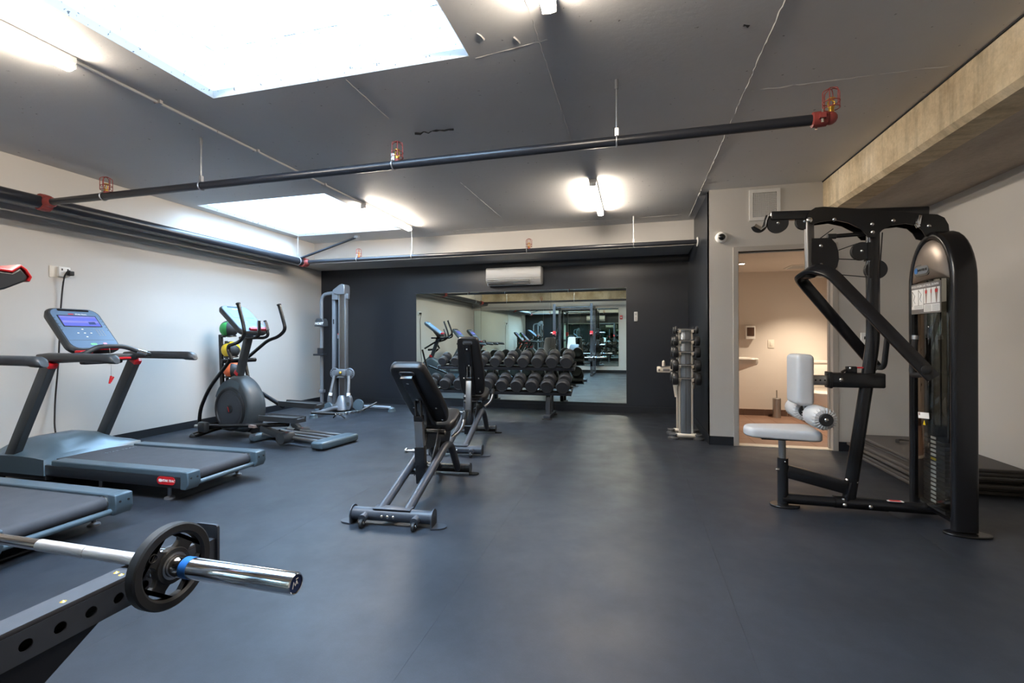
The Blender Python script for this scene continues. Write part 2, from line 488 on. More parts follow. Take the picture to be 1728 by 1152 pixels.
# walls
T = 0.12
struct('wall_left', MB().b2((XL - T, YF - T, -0.1), (XL, YB + T, ZC + 0.05)), 'wall_paint', smooth=0)
struct('wall_back', MB().b2((XL, YB, -0.1), (XD + 0.05, YB + T, ZC + 0.05)), 'wall_black', smooth=0)
struct('wall_front', MB().b2((XL, YF - T, -0.1), (XR, YF, ZC + 0.05)), 'wall_paint', smooth=0)
struct('wall_right', MB().b2((XR, YF - T, -0.1), (XR + T, 8.0, ZC + 0.05)), 'wall_paint', smooth=0)
# return wall: black face to the alcove
struct('wall_return', MB().b2((XD, YD + 0.002, -0.1), (XD + 0.1, YB, ZC + 0.02)), 'wall_black', smooth=0)
DX0, DX1, DZ = 1.095, 1.985, 2.10
wm = MB()
wm.b2((XD, YD, 0), (DX0 - 0.001, YD + T, ZC + 0.02)); wm.b2((DX1 + 0.001, YD, 0), (XR, YD + T, ZC + 0.02)); VX0, VX1, VZ0, VZ1 = 1.24, 1.47, 2.46, 2.72    # opening of the air grille
wm.b2((DX0 - 0.001, YD, DZ), (DX1 + 0.001, YD + T, VZ0)); wm.b2((DX0 - 0.001, YD, VZ1), (DX1 + 0.001, YD + T, ZC + 0.02)); wm.b2((DX0 - 0.001, YD, VZ0), (VX0, YD + T, VZ1)); wm.b2((VX1, YD, VZ0), (DX1 + 0.001, YD + T, VZ1))
struct('wall_doorway', wm, 'wall_paint', smooth=0)
# bulkhead along the left and back walls
struct('bulkhead_left', MB().b2((XL, YF, ZB), (XS, YB, ZC + 0.01)), 'wall_paint', smooth=0)
struct('bulkhead_back', MB().b2((XS, YS, ZB), (XD, YB, ZC + 0.01)), 'wall_paint', smooth=0)
# concrete beam on the right and the one over the front wall
bm_ = MB(); ch = 0.035
bm_.prism([(XBM, YF, ZC + 0.01), (XBM, YF, ZBM + ch), (XBM + ch, YF, ZBM), (XBM + 0.22, YF, ZBM), (XBM + 0.22, YF, ZC + 0.01)], (0, YD - YF, 0))
beam = struct('beam_right', bm_, 'raw_concrete', smooth=0)
MB().b2((XBM + 0.22, YF, ZBM + 0.004), (XR, YD, ZC + 0.01)).build('slab_underside', 'slab_concrete', beam, smooth=0)
MB().tube([(XBM - 0.004, YF, ZC - 0.005), (XBM - 0.004, YD, ZC - 0.005)], 0.006, 5).build('joint_line', 'crack_black', beam)
struct('beam_front', MB().b2((XS, YF, ZBM), (XBM, YF + 0.22, ZC + 0.01)), 'raw_concrete', smooth=0)

# skirting
BH, BT = 0.095, 0.008
struct('baseboard_left', MB().b2((XL, YF, 0), (XL + BT, YB, BH)), 'base_black', smooth=0)
struct('baseboard_back', MB().b2((XL, YB - BT, 0), (XD, YB, BH)), 'base_black', smooth=0)
struct('baseboard_return', MB().b2((XD - BT, YD - BT, 0), (XD, YB, BH)), 'base_black', smooth=0)
struct('baseboard_doorway', MB().b2((XD - BT, YD - BT, 0), (DX0 - 0.05, YD, BH)).b2((DX1 + 0.05, YD - BT, 0), (XR, YD, BH)), 'base_black', smooth=0)
struct('baseboard_right', MB().b2((XR - BT, YF, 0), (XR, YD, BH)), 'base_black', smooth=0)
struct('baseboard_front', MB().b2((XL, YF, 0), (XR, YF + BT, BH)), 'base_black', smooth=0)

# door frame
df = MB()
for x0, x1 in ((DX0 - 0.052, DX0), (DX1, DX1 + 0.052)):
    df.b2((x0, YD - 0.014, 0), (x1, YD + T + 0.014, DZ + 0.052), 0.003)
df.b2((DX0, YD - 0.014, DZ), (DX1, YD + T + 0.014, DZ + 0.052), 0.003)
dfo = struct('door_1', df, 'frame_paint', smooth=0)
MB().b2((DX0, YD + 0.05, 0), (DX0 + 0.014, YD + 0.075, DZ)).b2((DX1 - 0.014, YD + 0.05, 0), (DX1, YD + 0.075, DZ)).b2((DX0, YD + 0.05, DZ - 0.014), (DX1, YD + 0.075, DZ)).build('door_stop', 'frame_paint', dfo, smooth=0)
MB().b2((DX0, YD - 0.0, 0), (DX1, YD + T, 0.008)).build('threshold', 'cream_paint', dfo, smooth=0)
for z in (0.35, 1.15, 1.9):
    MB().b2((DX0 - 0.001, YD + 0.09, z - 0.05), (DX0 + 0.004, YD + 0.125, z + 0.05)).build('hinge', 'dark_steel', dfo)

# washroom behind the doorway
BX0, BYB, BZC = 1.0, 7.75, 2.16
bf = struct('floor_washroom', MB().b2((BX0, YD + T, -0.1), (XR, BYB, -0.004)), 'grout', smooth=0)
ts = 0.30
for i in range(7):
    for j in range(8):
        x0 = BX0 + i * ts * 1.0; y0 = YD + T + j * ts
        if x0 > XR - 0.02 or y0 > BYB - 0.02: continue
        MB().b2((x0 + 0.002, y0 + 0.002, -0.004), (min(x0 + ts - 0.002, XR), min(y0 + ts - 0.002, BYB), 0.0)).build('tile', 'tile_brown', bf, smooth=0)
M('washroom_paint', (214, 206, 198), 0.55)
struct('wall_washroom_back', MB().b2((BX0 - T, BYB, -0.1), (XR, BYB + T, BZC + 0.1)), 'washroom_paint', smooth=0)
struct('wall_washroom_left', MB().b2((XD + 0.1, YD + T, -0.1), (BX0, BYB, BZC + 0.1)), 'washroom_paint', smooth=0)
struct('ceiling_washroom', MB().b2((XD + 0.1, YD + T, BZC), (XR, BYB + T, BZC + 0.1)), 'washroom_paint', smooth=0)
bb = struct('baseboard_washroom', MB().b2((BX0, BYB - 0.004, 0), (XR, BYB, 0.095)), 'grout', smooth=0)
for i in range(7):
    x0 = BX0 + i * ts
    if x0 < XR - 0.02: MB().b2((x0 + 0.002, BYB - 0.010, 0), (min(x0 + ts - 0.002, XR), BYB - 0.004, 0.093)).build('tile', 'tile_dark', bb, smooth=0)
# recessed washroom downlights and vent
M('downlight_glow', (255, 240, 220), 0.5, emit=((1.0, 0.82, 0.62), 18))
for k, (x, y) in enumerate(((2.30, 6.95), (1.38, 6.72))):
    dl = thing('downlight', (x, y, BZC - 0.02), 'small round recessed downlight in the washroom ceiling ' + ('above the toilet' if k == 0 else 'near the sink'), 'light', 'washroom downlights')
    MB().lathe([(0.028, 0.006), (0.034, 0.0), (0.05, 0.0), (0.052, 0.02), (0.028, 0.02)], (x, y, BZC - 0.02), (0, 0, 1), 24).build('trim', 'white_plastic', dl)
    MB().cyl((x, y, BZC - 0.021), (x, y, BZC - 0.004), 0.0285).build('lens', 'downlight_glow', dl)
ld = bpy.data.lights.new('downlight_beam', 'SPOT'); ld.energy = 74; ld.color = (1.0, 0.82, 0.62); ld.spot_size = math.radians(105); ld.spot_blend = 0.6; ld.shadow_soft_size = 0.04
lo = bpy.data.objects.new('downlight_beam', ld); C.objects.link(lo); lo.location = (2.30, 6.95, BZC - 0.03)
vt = thing('ceiling_vent', (2.25, 7.3, BZC - 0.012), 'flat grey square exhaust grille in the washroom ceiling', 'vent')
MB().b2((2.08, 7.12, BZC - 0.012), (2.42, 7.46, BZC)).build('frame', 'white_plastic', vt, bev=0.003)
for k in range(7): MB().b2((2.11, 7.15 + k * 0.042, BZC - 0.016), (2.39, 7.15 + k * 0.042 + 0.022, BZC - 0.01)).build('slat', 'grey_vinyl', vt)

# mirrors
def mirror(nm, x0, x1, z0, z1, y, sgn, n, label, cat='mirror'):
    r = thing(nm, ((x0 + x1) / 2, y, z0), label, cat)
    w = (x1 - x0) / n
    for k in range(n):
        a, b = x0 + k * w, x0 + (k + 1) * w
        m = MB().b2((a + 0.0015, y, z0), (b - 0.0015, y + sgn * 0.006, z1)); m.build('mirror_pane', 'mirror', r, smooth=0)
    MB().b2((x0, y, z0 - 0.012), (x1, y + sgn * 0.012, z0 - 0.0005)).build('bottom_channel', 'mirror_edge', r, smooth=0)
    MB().b2((x0 - 0.006, y, z0 - 0.012), (x0 - 0.0005, y + sgn * 0.008, z1 + 0.006)).b2((x1 + 0.0005, y, z0 - 0.012), (x1 + 0.006, y + sgn * 0.008, z1 + 0.006)).b2((x0, y, z1 + 0.0005), (x1, y + sgn * 0.008, z1 + 0.006)).build('edge_trim', 'mirror_edge', r, smooth=0)
    return r
mirror('wall_mirror', -3.725, -0.115, 0.145, 1.965, YB, -1, 3, 'wide frameless gym mirror of three panes on the black wall behind the dumbbells')
mirror('wall_mirror', -5.62, -0.50, 0.24, 2.18, YF, 1, 4, 'wide frameless mirror of four panes on the pale wall behind the squat rack')
# ================================================================== ceiling lights
M('lamp_diffuser', (255, 246, 230), 0.4, emit=(LAMP_COL, LAMP_EMIT))
def batten(x, y0, y1, label):
    z1 = ZC
    r = thing('batten_light', (x, (y0 + y1) / 2, z1 - 0.085), label, 'light', 'linear ceiling lights')
    MB().b2((x - 0.036, y0, z1 - 0.04), (x + 0.036, y1, z1), 0.004).build('housing', 'white_plastic', r)
    prof = [(-0.032, 0.0), (0.032, 0.0), (0.034, -0.016), (0.027, -0.033), (0.0, -0.038), (-0.027, -0.033), (-0.034, -0.016)]
    m = MB(); m.sweep([(x, y0 + 0.012, z1 - 0.04), (x, y1 - 0.012, z1 - 0.04)], [(a, b) for a, b in prof], up=(0, 0, 1)); m.build('diffuser', 'lamp_diffuser', r)
    e = MB()
    for y in (y0, y1 - 0.012): e.b2((x - 0.035, y, z1 - 0.074), (x + 0.035, y + 0.012, z1 - 0.04), 0.004)
    e.build('end_cap', 'white_plastic', r)
    return r
batten(-3.125, 0.76, 1.965, 'lit linear ceiling light beside the outer edge of the large skylight, over the treadmills')
batten(-3.10, 4.91, 6.10, 'lit linear ceiling light at the edge of the far square skylight')
batten(-0.40, 4.80, 5.99, 'lit linear ceiling light alone on the slab before the black mirror wall')
batten(-0.385, 1.0, 2.205, 'lit linear ceiling light on the bare slab between the large skylight and the concrete beam')
cdt = thing('conduit', (-3.12, 3.4, ZC - 0.02), 'thin pale conduit running along the ceiling between two linear lights', 'conduit')
MB().tube([(-3.12, 1.965, ZC - 0.011), (-3.115, 4.91, ZC - 0.011)], 0.010, 8).build('pipe', 'ceiling_paint', cdt)
for y in (2.45, 3.3, 4.2): MB().b2((-3.145, y, ZC - 0.022), (-3.09, y + 0.02, ZC)).build('clip', 'ceiling_paint', cdt)

# ================================================================== sprinkler pipes
ZP = 2.405
def head(p, par, s=1.0):
    p = V(p); hd = MB()
    hd.cyl(p, p + V((0, 0, 0.035)), 0.014, 10); hd.tube([p + V((-0.014, 0, 0.03)), p + V((-0.016, 0, 0.06)), p + V((0, 0, 0.075)), p + V((0.016, 0, 0.06)), p + V((0.014, 0, 0.03))], 0.004, 6); hd.cyl(p + V((0, 0, 0.076)), p + V((0, 0, 0.08)), 0.02, 12)
    h = hd.build('sprinkler_head', 'brass', par)
    cg = MB(); R = 0.042; z0, z1 = 0.025, 0.125
    for k in range(6):
        a = PI * k / 3; d = V((math.cos(a), math.sin(a), 0))
        cg.tube(fillet([p + d * R + V((0, 0, z0)), p + d * R + V((0, 0, z1)), p + d * 0.012 + V((0, 0, z1 + 0.012))], 0.015, 3), 0.0028, 5)
    for z in (z0, 0.06): cg.ring(p + V((0, 0, z)), (0, 0, 1), R, 0.0028, 18, 5)
    cg.ring(p + V((0, 0, z1 + 0.012)), (0, 0, 1), 0.012, 0.0028, 10, 5)
    cg.build('wire_cage', 'red_iron', h)
def hanger(x, y, par, r):
    m = MB(); m.cyl((x, y, ZP + r + 0.03), (x, y, ZC), 0.006, 8); m.cyl((x, y, ZC - 0.06), (x, y, ZC), 0.011, 8)
    m.build('hanger_rod', 'galvanised', par)
    return m
def strap(x, y, par, r, axis):
    m = MB(); o = V((x, y, ZP)); a = V((0, 1, 0)) if axis == 'x' else V((1, 0, 0))
    pts = [o + (a * math.cos(t) + V((0, 0, 1)) * math.sin(t)) * (r + 0.004) for t in [PI / 2 + 2 * PI * k / 18 for k in range(18)]]
    m.tube(pts, 0.005, 6, closed=True); m.b2((x - 0.012, y - 0.012, ZP + r), (x + 0.012, y + 0.012, ZP + r + 0.05))
    m.build('hanger_ring', 'galvanised', par)
def coupling(p, axis, R, par, mat='red_iron'):
    p = V(p); a = V(axis).normalized(); m = MB()
    m.lathe([(R * 1.02, -0.04), (R * 1.3, -0.035), (R * 1.35, 0), (R * 1.3, 0.035), (R * 1.02, 0.04)], p, a, 18)
    s, u = frame_of(a)
    for k in (-1, 1): m.box(p + s * k * R * 1.45, (0.03, 0.03, 0.03))
    c = m.build('coupling', mat, par)
    b = MB()
    for k in (-1, 1): b.cyl(p + s * k * R * 1.5 - u * 0.035, p + s * k * R * 1.5 + u * 0.035, 0.007, 8)
    b.build('bolt', 'bolt', c)
XM, YB1, YB2, YB0 = -5.13, 3.0, 6.40, -0.25
mp = thing('sprinkler_main', (XM, 3.0, ZP - 0.06), 'thick black sprinkler main pipe running along the pale wall under the bulkhead corner', 'pipe')
MB().tube([(XM, YF + 0.05, ZP), (XM, YB2 + 0.03, ZP)], 0.056, 18).build('pipe', 'pipe_black', mp)
for y in (YB0, YB1, YB2): coupling((XM, y, ZP), (0, 1, 0), 0.057, mp)
for y in (0.4, YB2 - 0.12): hanger(XM, y, mp, 0.056); strap(XM, y, mp, 0.056, 'y')
MB().lathe([(0.06, 0), (0.066, 0.03), (0.05, 0.06), (0, 0.065)], (XM, YB2 + 0.04, ZP), (0, 1, 0), 18).build('end_cap', 'red_iron', mp)
MB().tube([(XM, YB2 - 0.07, ZP + 0.05), (-4.22, 6.466, ZC - 0.03)], 0.018, 10).build('sway_brace', 'pipe_black', mp)
MB().box((-4.20, 6.47, ZC - 0.018), (0.07, 0.05, 0.036)).build('brace_bracket', 'galvanised', mp)
def branch(y, x0, x1, label, heads, hangs, end=True):
    b = thing('sprinkler_branch', ((x0 + x1) / 2, y, ZP - 0.03), label, 'pipe', 'sprinkler branch pipes')
    MB().tube([(x0, y, ZP), (x1, y, ZP)], 0.030, 16).build('pipe', 'pipe_black', b)
    MB().lathe([(0.034, 0), (0.05, 0.01), (0.046, 0.06), (0.033, 0.075)], (x0 - 0.015, y, ZP), (1, 0, 0), 16).build('tee', 'red_iron', b)
    for x in heads:
        head((x, y, ZP + 0.026), b)
        MB().cyl((x, y, ZP - 0.0), (x, y, ZP + 0.04), 0.02, 10).build('outlet_tee', 'red_iron', b); strap(x - 0.03, y, b, 0.031, 'x')
    for x in hangs: hanger(x, y, b, 0.03); strap(x, y, b, 0.03, 'x')
    if end:
        coupling((x1 + 0.02, y, ZP), (1, 0, 0), 0.032, b)
        MB().ball((x1 + 0.075, y, ZP), 0.036, 14).build('elbow', 'red_iron', b); head((x1 + 0.08, y, ZP + 0.03), b)
    else: MB().lathe([(0.031, 0), (0.06, 0.0), (0.06, 0.012), (0.031, 0.016)], (x1 - 0.018, y, ZP), (1, 0, 0), 18).build('wall_collar', 'white_plastic', b)
    return b
branch(YB1, XM + 0.05, 1.0, 'long black sprinkler branch pipe hanging across the room below the large skylight', [-4.38, -1.62], [-3.36, -0.10])
branch(YB2, XM + 0.05, XD, 'long black sprinkler branch pipe along the face of the back bulkhead', [-4.12, -1.42], [-3.22, 0.0], end=False)
branch(YB0, XM + 0.05, 1.0, 'black sprinkler branch pipe across the end of the room by the front concrete beam', [-3.0], [-1.9, -4.2])

# ================================================================== things on the walls
ac = thing('air_conditioner', (-1.91, YB - 0.11, 2.05), 'white wall-mounted split air conditioner above the long mirror', 'air conditioner')
ax0, ax1, az0, az1 = -2.375, -1.445, 2.045, 2.345
prof = [(YB, az0 + 0.02), (YB, az1), (YB - 0.17, az1 - 0.005), (YB - 0.195, az1 - 0.03), (YB - 0.205, az0 + 0.11), (YB - 0.19, az0 + 0.075), (YB - 0.09, az0)]
m = MB(); m.prism([(ax0, a, b) for a, b in prof], (ax1 - ax0, 0, 0)); m.build('body', 'white_plastic', ac, bev=0.012)
MB().b2((ax0 + 0.03, YB - 0.2, az0 + 0.055), (ax1 - 0.19, YB - 0.13, az0 + 0.085)).build('outlet', 'black_gloss', ac)
MB().beam((ax0 + 0.03, YB - 0.178, az0 + 0.05), (ax1 - 0.19, YB - 0.178, az0 + 0.05), 0.09, 0.008, (0, 0.55, 1), 0.003).build('flap', 'white_plastic', ac)
MB().beam((ax0 + 0.035, YB - 0.155, az0 + 0.024), (ax1 - 0.18, YB - 0.155, az0 + 0.024), 0.012, 0.016, (0, 0, 1)).build('louvre_gap', 'black_gloss', ac)
MB().b2((ax0 + 0.002, YB - 0.2065, az0 + 0.112), (ax1 - 0.002, YB - 0.2, az0 + 0.115)).build('panel_seam', 'grey_rubber', ac)
MB().b2((ax1 - 0.16, YB - 0.2045, az0 + 0.085), (ax1 - 0.1, YB - 0.2, az0 + 0.1)).build('display', 'grey_vinyl', ac)
rm = thing('remote_control', PY(1073, 534, YB), 'small white remote control in its cradle on the black wall beside the mirror', 'remote')
p = PY(1073, 534, YB)
MB().box(p + V((0, -0.012, 0)), (0.055, 0.024, 0.15), bev=0.006).build('body', 'white_plastic', rm)
MB().box(p + V((0, -0.025, 0.035)), (0.035, 0.003, 0.04)).build('screen', 'grey_vinyl', rm)
for k in range(3): MB().box(p + V((0, -0.025, -0.01 - k * 0.02)), (0.012, 0.003, 0.01)).build('button', 'grey_rubber', rm)
p = PY(1217, 401, YD)
dc = thing('dome_camera', p, 'small white dome camera on the pale wall above the doorway corner', 'camera')
MB().lathe([(0.062, 0), (0.062, 0.018), (0.05, 0.034), (0.036, 0.038)], p, (0, -1, 0), 26).build('housing', 'white_plastic', dc)
MB().lathe([(0.036, 0.03), (0.034, 0.048), (0.02, 0.062), (0, 0.066)], p, (0, -1, 0), 22).build('dome', 'black_gloss', dc)
# air grille
v0, v1 = V((1.205, YD, 2.425)), V((1.505, YD, 2.755))
vg = thing('wall_vent', (1.355, YD, 2.42), 'white square eggcrate air grille high on the wall over the doorway', 'vent')
MB().b2((v0.x, YD - 0.012, v0.z), (v0.x + 0.035, YD, v1.z)).b2((v1.x - 0.035, YD - 0.012, v0.z), (v1.x, YD, v1.z)).b2((v0.x + 0.035, YD - 0.012, v0.z), (v1.x - 0.035, YD, v0.z + 0.035)).b2((v0.x + 0.035, YD - 0.012, v1.z - 0.035), (v1.x - 0.035, YD, v1.z)).build('frame', 'white_plastic', vg, smooth=0)
dy_ = YD + 0.42; dv = [(VX0, VZ0), (VX1, VZ0), (VX1, VZ1), (VX0, VZ1)]
MB().add([(x, YD + 0.004, z) for x, z in dv] + [(x, dy_, z) for x, z in dv], [(0, 1, 5, 4), (1, 2, 6, 5), (2, 3, 7, 6), (3, 0, 4, 7), (4, 5, 6, 7)]).build('duct', 'galvanised', vg, smooth=0)
ga, gb = v0.x + 0.035, v1.x - 0.035; gc, gd = v0.z + 0.035, v1.z - 0.035
for k in range(1, 15):
    x = ga + (gb - ga) * k / 15; MB().b2((x - 0.003, YD - 0.011, gc), (x + 0.003, YD - 0.003, gd)).build('vertical_bar', 'white_plastic', vg, smooth=0)
for k in range(1, 16):
    z = gc + (gd - gc) * k / 16; MB().b2((ga, YD - 0.010, z - 0.003), (gb, YD - 0.003, z + 0.003)).build('horizontal_bar', 'white_plastic', vg, smooth=0)
p = PY(1461, 572, YD)
th = thing('thermostat', p, 'small white thermostat on the pale wall behind the pulldown machine', 'thermostat')
MB().box(p + V((0, -0.012, 0)), (0.10, 0.024, 0.13), bev=0.005).build('body', 'white_plastic', th)
MB().box(p + V((0.005, -0.0245, 0.012)), (0.06, 0.002, 0.03)).build('screen', 'ink', th)
# sockets high on the left wall and the treadmill lead
p = PX(90, 458, XL)
bp = MB().box(p + V((0.004, 0, 0)), (0.008, 0.075, 0.115), bev=0.003).build('blank_plate', 'warm_white_plastic'); tag(bp, 'plain white blank plate on the pale wall beside the power socket', 'wall plate')
p = PX(105, 459, XL)
ps = thing('power_socket', p, 'white wall power socket with a black plug, high above the treadmill', 'socket')
MB().box(p + V((0.02, 0, 0)), (0.04, 0.10, 0.10), bev=0.006).build('box', 'white_plastic', ps)
for k in (-1, 1): MB().box(p + V((0.041, k * 0.025, 0.022)), (0.003, 0.012, 0.02)).build('outlet_slot_shade', 'grey_rubber', ps)  # dark pads on the face stand for the shade inside the slots
pl = thing('power_lead', p + V((0.06, 0.03, -0.02)), 'thin black power lead hanging down the pale wall behind the treadmill', 'cable')
MB().box(p + V((0.062, 0.035, -0.012)), (0.045, 0.045, 0.045), bev=0.006).build('plug', 'black_rubber', pl)
q = [p + V((0.075, 0.02, 0.012)), p + V((0.085, -0.005, 0.005)), p + V((0.06, -0.02, -0.05)), p + V((0.03, -0.02, -0.2)), p + V((0.03, -0.04, -0.5)), p + V((0.03, -0.05, -0.9)), p + V((0.04, -0.09, -1.3)), p + V((0.08, -0.12, -1.6)), p + V((0.2, -0.14, -1.77)), p + V((0.4, -0.2, -1.775))]
MB().tube(fillet(q, 0.2, 6), 0.007, 8).build('cord', 'black_rubber', pl)
MB().cyl(p + V((0.05, -0.02, -0.075)), p + V((0.042, -0.02, -0.10)), 0.010, 10).build('cable_tag', 'white_plastic', pl)
# fire alarm by the front mirror
p = V((-0.41, YF, 1.87))
fa = thing('fire_alarm', p, 'small red fire alarm pull station on the front wall beside the mirror', 'alarm')
MB().box(p + V((0, 0.02, 0)), (0.09, 0.04, 0.13), bev=0.006).build('body', 'red_plastic', fa); MB().box(p + V((0, 0.043, -0.01)), (0.05, 0.012, 0.03)).build('pull_bar', 'white_plastic', fa)

# ================================================================== washroom fixtures
M('porcelain', (236, 230, 222), 0.12, coat=0.4)
sk = thing('wash_basin', (1.0, 6.95, 0.7), 'white wall-hung wash basin just inside the washroom door', 'basin')
m = MB(); bm2 = [(0.86, 0.31, 0.28), (0.84, 0.31, 0.28), (0.80, 0.29, 0.26), (0.74, 0.22, 0.2), (0.70, 0.12, 0.12)]
def rloop(cx, cy, z, lx, ly, n=24):
    return [V((cx + lx * (1 if abs(math.cos(a)) < 1e-9 else 1) * math.copysign(abs(math.cos(a)) ** 0.5, math.cos(a)), cy + ly * math.copysign(abs(math.sin(a)) ** 0.5, math.sin(a)), z)) for a in [2 * PI * k / n for k in range(n)]]
def loops_mesh(loops, capb=True, capt=True):
    n = len(loops[0]); vs = [p for l in loops for p in l]; fs = []
    for i in range(len(loops) - 1):
        for k in range(n): fs.append((i * n + k, i * n + (k + 1) % n, (i + 1) * n + (k + 1) % n, (i + 1) * n + k))
    if capb: fs.append(tuple(range(n)))
    if capt: fs.append(tuple((len(loops) - 1) * n + k for k in range(n)))
    return MB().add(vs, fs)
sx, sy = 1.30, 6.97
loops_mesh([rloop(sx - 0.12, sy, 0.70, 0.16, 0.10), rloop(sx - 0.06, sy, 0.76, 0.24, 0.18), rloop(sx, sy, 0.81, 0.295, 0.23), rloop(sx, sy, 0.835, 0.31, 0.245), rloop(sx, sy, 0.885, 0.315, 0.25), rloop(sx, sy, 0.90, 0.30, 0.235), rloop(sx + 0.03, sy, 0.89, 0.22, 0.18), rloop(sx + 0.03, sy, 0.80, 0.13, 0.1)]).build('bowl', 'porcelain', sk)
MB().tube(fillet([(1.10, sy, 0.90), (1.10, sy, 1.02), (1.22, sy, 1.02), (1.22, sy, 0.98)], 0.04), 0.013, 10).build('tap', 'chrome', sk)
MB().tube(fillet([(1.28, sy, 0.72), (1.28, sy, 0.55), (1.22, sy, 0.52), (1.2, sy, 0.6), (1.0, sy, 0.6)], 0.03), 0.018, 10).build('drain_trap', 'chrome', sk)
p = PY(1264, 561, BYB)
sd = thing('soap_dispenser', p, 'brown and white soap dispenser on the washroom wall above the basin', 'dispenser')
MB().box(p + V((0, -0.05, 0)), (0.13, 0.10, 0.20), bev=0.01).build('body', 'white_plastic', sd)
M('brown_gloss', (84, 62, 52), 0.25); MB().box(p + V((0.0, -0.101, 0.012)), (0.10, 0.012, 0.13), bev=0.004).build('window', 'brown_gloss', sd)
p = PY(1301, 580, BYB)
ls = thing('light_switch', p, 'pale rocker light switch on the washroom wall', 'switch')
MB().box(p + V((0, -0.004, 0)), (0.085, 0.008, 0.125), bev=0.003).build('plate', 'warm_white_plastic', ls); MB().box(p + V((0, -0.010, 0)), (0.034, 0.008, 0.065), bev=0.002).build('rocker', 'warm_white_plastic', ls)
p = PZ(1312, 703, 0); p = V((2.02, BYB - 0.16, 0))
tb = thing('toilet_brush', p, 'steel toilet brush in its round holder on the washroom floor', 'toilet brush')
MB().lathe([(0.055, 0), (0.055, 0.28), (0.05, 0.285), (0.012, 0.29)], p, (0, 0, 1), 22).build('holder', 'satin_steel', tb)
MB().cyl(p + V((0, 0, 0.28)), p + V((0, 0, 0.40)), 0.008, 10).build('handle', 'satin_steel', tb)
tx, ty = 2.47, 7.18
tl = thing('toilet', (tx, ty, 0), 'white toilet against the washroom back wall behind the knee pads', 'toilet')
loops_mesh([rloop(tx, ty + 0.02, 0, 0.12, 0.22), rloop(tx, ty, 0.15, 0.12, 0.22), rloop(tx, ty - 0.02, 0.3, 0.17, 0.27), rloop(tx, ty - 0.03, 0.38, 0.19, 0.30), rloop(tx, ty - 0.03, 0.41, 0.19, 0.30)]).build('bowl', 'porcelain', tl)
loops_mesh([rloop(tx, ty - 0.03, 0.412, 0.195, 0.31), rloop(tx, ty - 0.03, 0.44, 0.195, 0.31), rloop(tx, ty - 0.03, 0.455, 0.18, 0.29)]).build('seat_lid', 'porcelain', tl)
MB().b2((tx - 0.2, BYB - 0.2, 0.38), (tx + 0.2, BYB - 0.01, 0.80), 0.02).build('tank', 'porcelain', tl); MB().b2((tx - 0.21, BYB - 0.21, 0.80), (tx + 0.21, BYB - 0.005, 0.84), 0.01).build('tank_lid', 'porcelain', tl)
# ================================================================== lat pulldown machine
YC = 3.62
lat = thing('pulldown_machine', (1.45, YC, 0), 'black plate-framed lat pulldown machine with grey seat and tall weight tower', 'exercise machine')
def PC(px, py, y=YC): return PY(px, py, y)
MB().tube([(0.99, YC, 0.055), (1.93, YC, 0.055)], 0.036, 16).build('base_beam', 'black_frame', lat)
m = MB(); m.tube([(1.31, YC, 0.057), (1.62, YC, 0.057)], 0.041, 16)
m.build('base_sleeve', 'black_frame', lat)
b = MB()
for x in (1.36, 1.51): b.bolt((x, YC - 0.042, 0.05), (0, -1, 0), 0.013, 0.010)
b.build('sleeve_bolt', 'bolt', lat)
def foot(x, y, rx, ry, par, h=0.014):
    m = MB(); n = 28
    m.prism([(x + rx * math.cos(2 * PI * k / n), y + ry * math.sin(2 * PI * k / n), 0) for k in range(n)], (0, 0, h)); m.build('foot_plate', 'black_frame', par, bev=0.004)
foot(1.01, YC, 0.095, 0.07, lat)
MB().cyl((1.0, YC, 0.012), (1.0, YC, 0.335), 0.034, 20).build('seat_tube', 'black_frame', lat)
MB().cyl((0.998, YC, 0.30), (0.995, YC, 0.475), 0.023, 18).build('seat_post', 'satin_steel', lat)
b = MB(); b.bolt((0.968, YC - 0.015, 0.255), (-1, -0.4, 0), 0.010, 0.02); b.bolt((1.005, YC - 0.033, 0.315), (0, -1, 0), 0.006, 0.006); b.build('adjust_pin', 'bolt', lat)
# seat: padded tapered slab
def pad(poly, z0, z1, r=0.03, n=4):
    cx = sum(p[0] for p in poly) / len(poly); cy = sum(p[1] for p in poly) / len(poly)
    loops = []
    for k in range(n + 1):
        a = PI / 2 * k / n; i = r * (1 - math.sin(a)); loops.append((z0 + r * (1 - math.cos(a)) * 0.6, i))
    for k in range(n + 1):
        a = PI / 2 * k / n; i = r * (1 - math.cos(a)); loops.append((z1 - r * (1 - math.sin(a)), i))
    out = []
    for z, i in loops:
        l = []
        for p in poly:
            d = V((p[0] - cx, p[1] - cy)); l.append(V((cx + d.x * (1 - i / max(d.length, 0.05)), cy + d.y * (1 - i / max(d.length, 0.05)), z)))
        out.append(l)
    return loops_mesh(out)
def rpoly(pts, r, n=5):
    pts = [V((p[0], p[1], 0)) for p in pts]; k = len(pts); out = []
    for i in range(k):
        p, a, b_ = pts[i], pts[i - 1], pts[(i + 1) % k]
        da, db = (a - p), (b_ - p); rr = min(r, da.length * .45, db.length * .45)
        q0, q1 = p + da.normalized() * rr, p + db.normalized() * rr
        for j in range(n + 1):
            t = j / n; v = q0 * (1 - t) ** 2 + p * 2 * t * (1 - t) + q1 * t * t; out.append((v.x, v.y))
    return out
pad(rpoly([(0.775, YC - 0.10), (1.20, YC - 0.17), (1.215, YC + 0.17), (0.775, YC + 0.10), (0.745, YC)], 0.06), 0.482, 0.550, 0.026).build('seat', 'grey_vinyl', lat)
MB().b2((0.85, YC - 0.08, 0.470), (1.15, YC + 0.08, 0.485)).build('seat_plate', 'black_frame', lat)
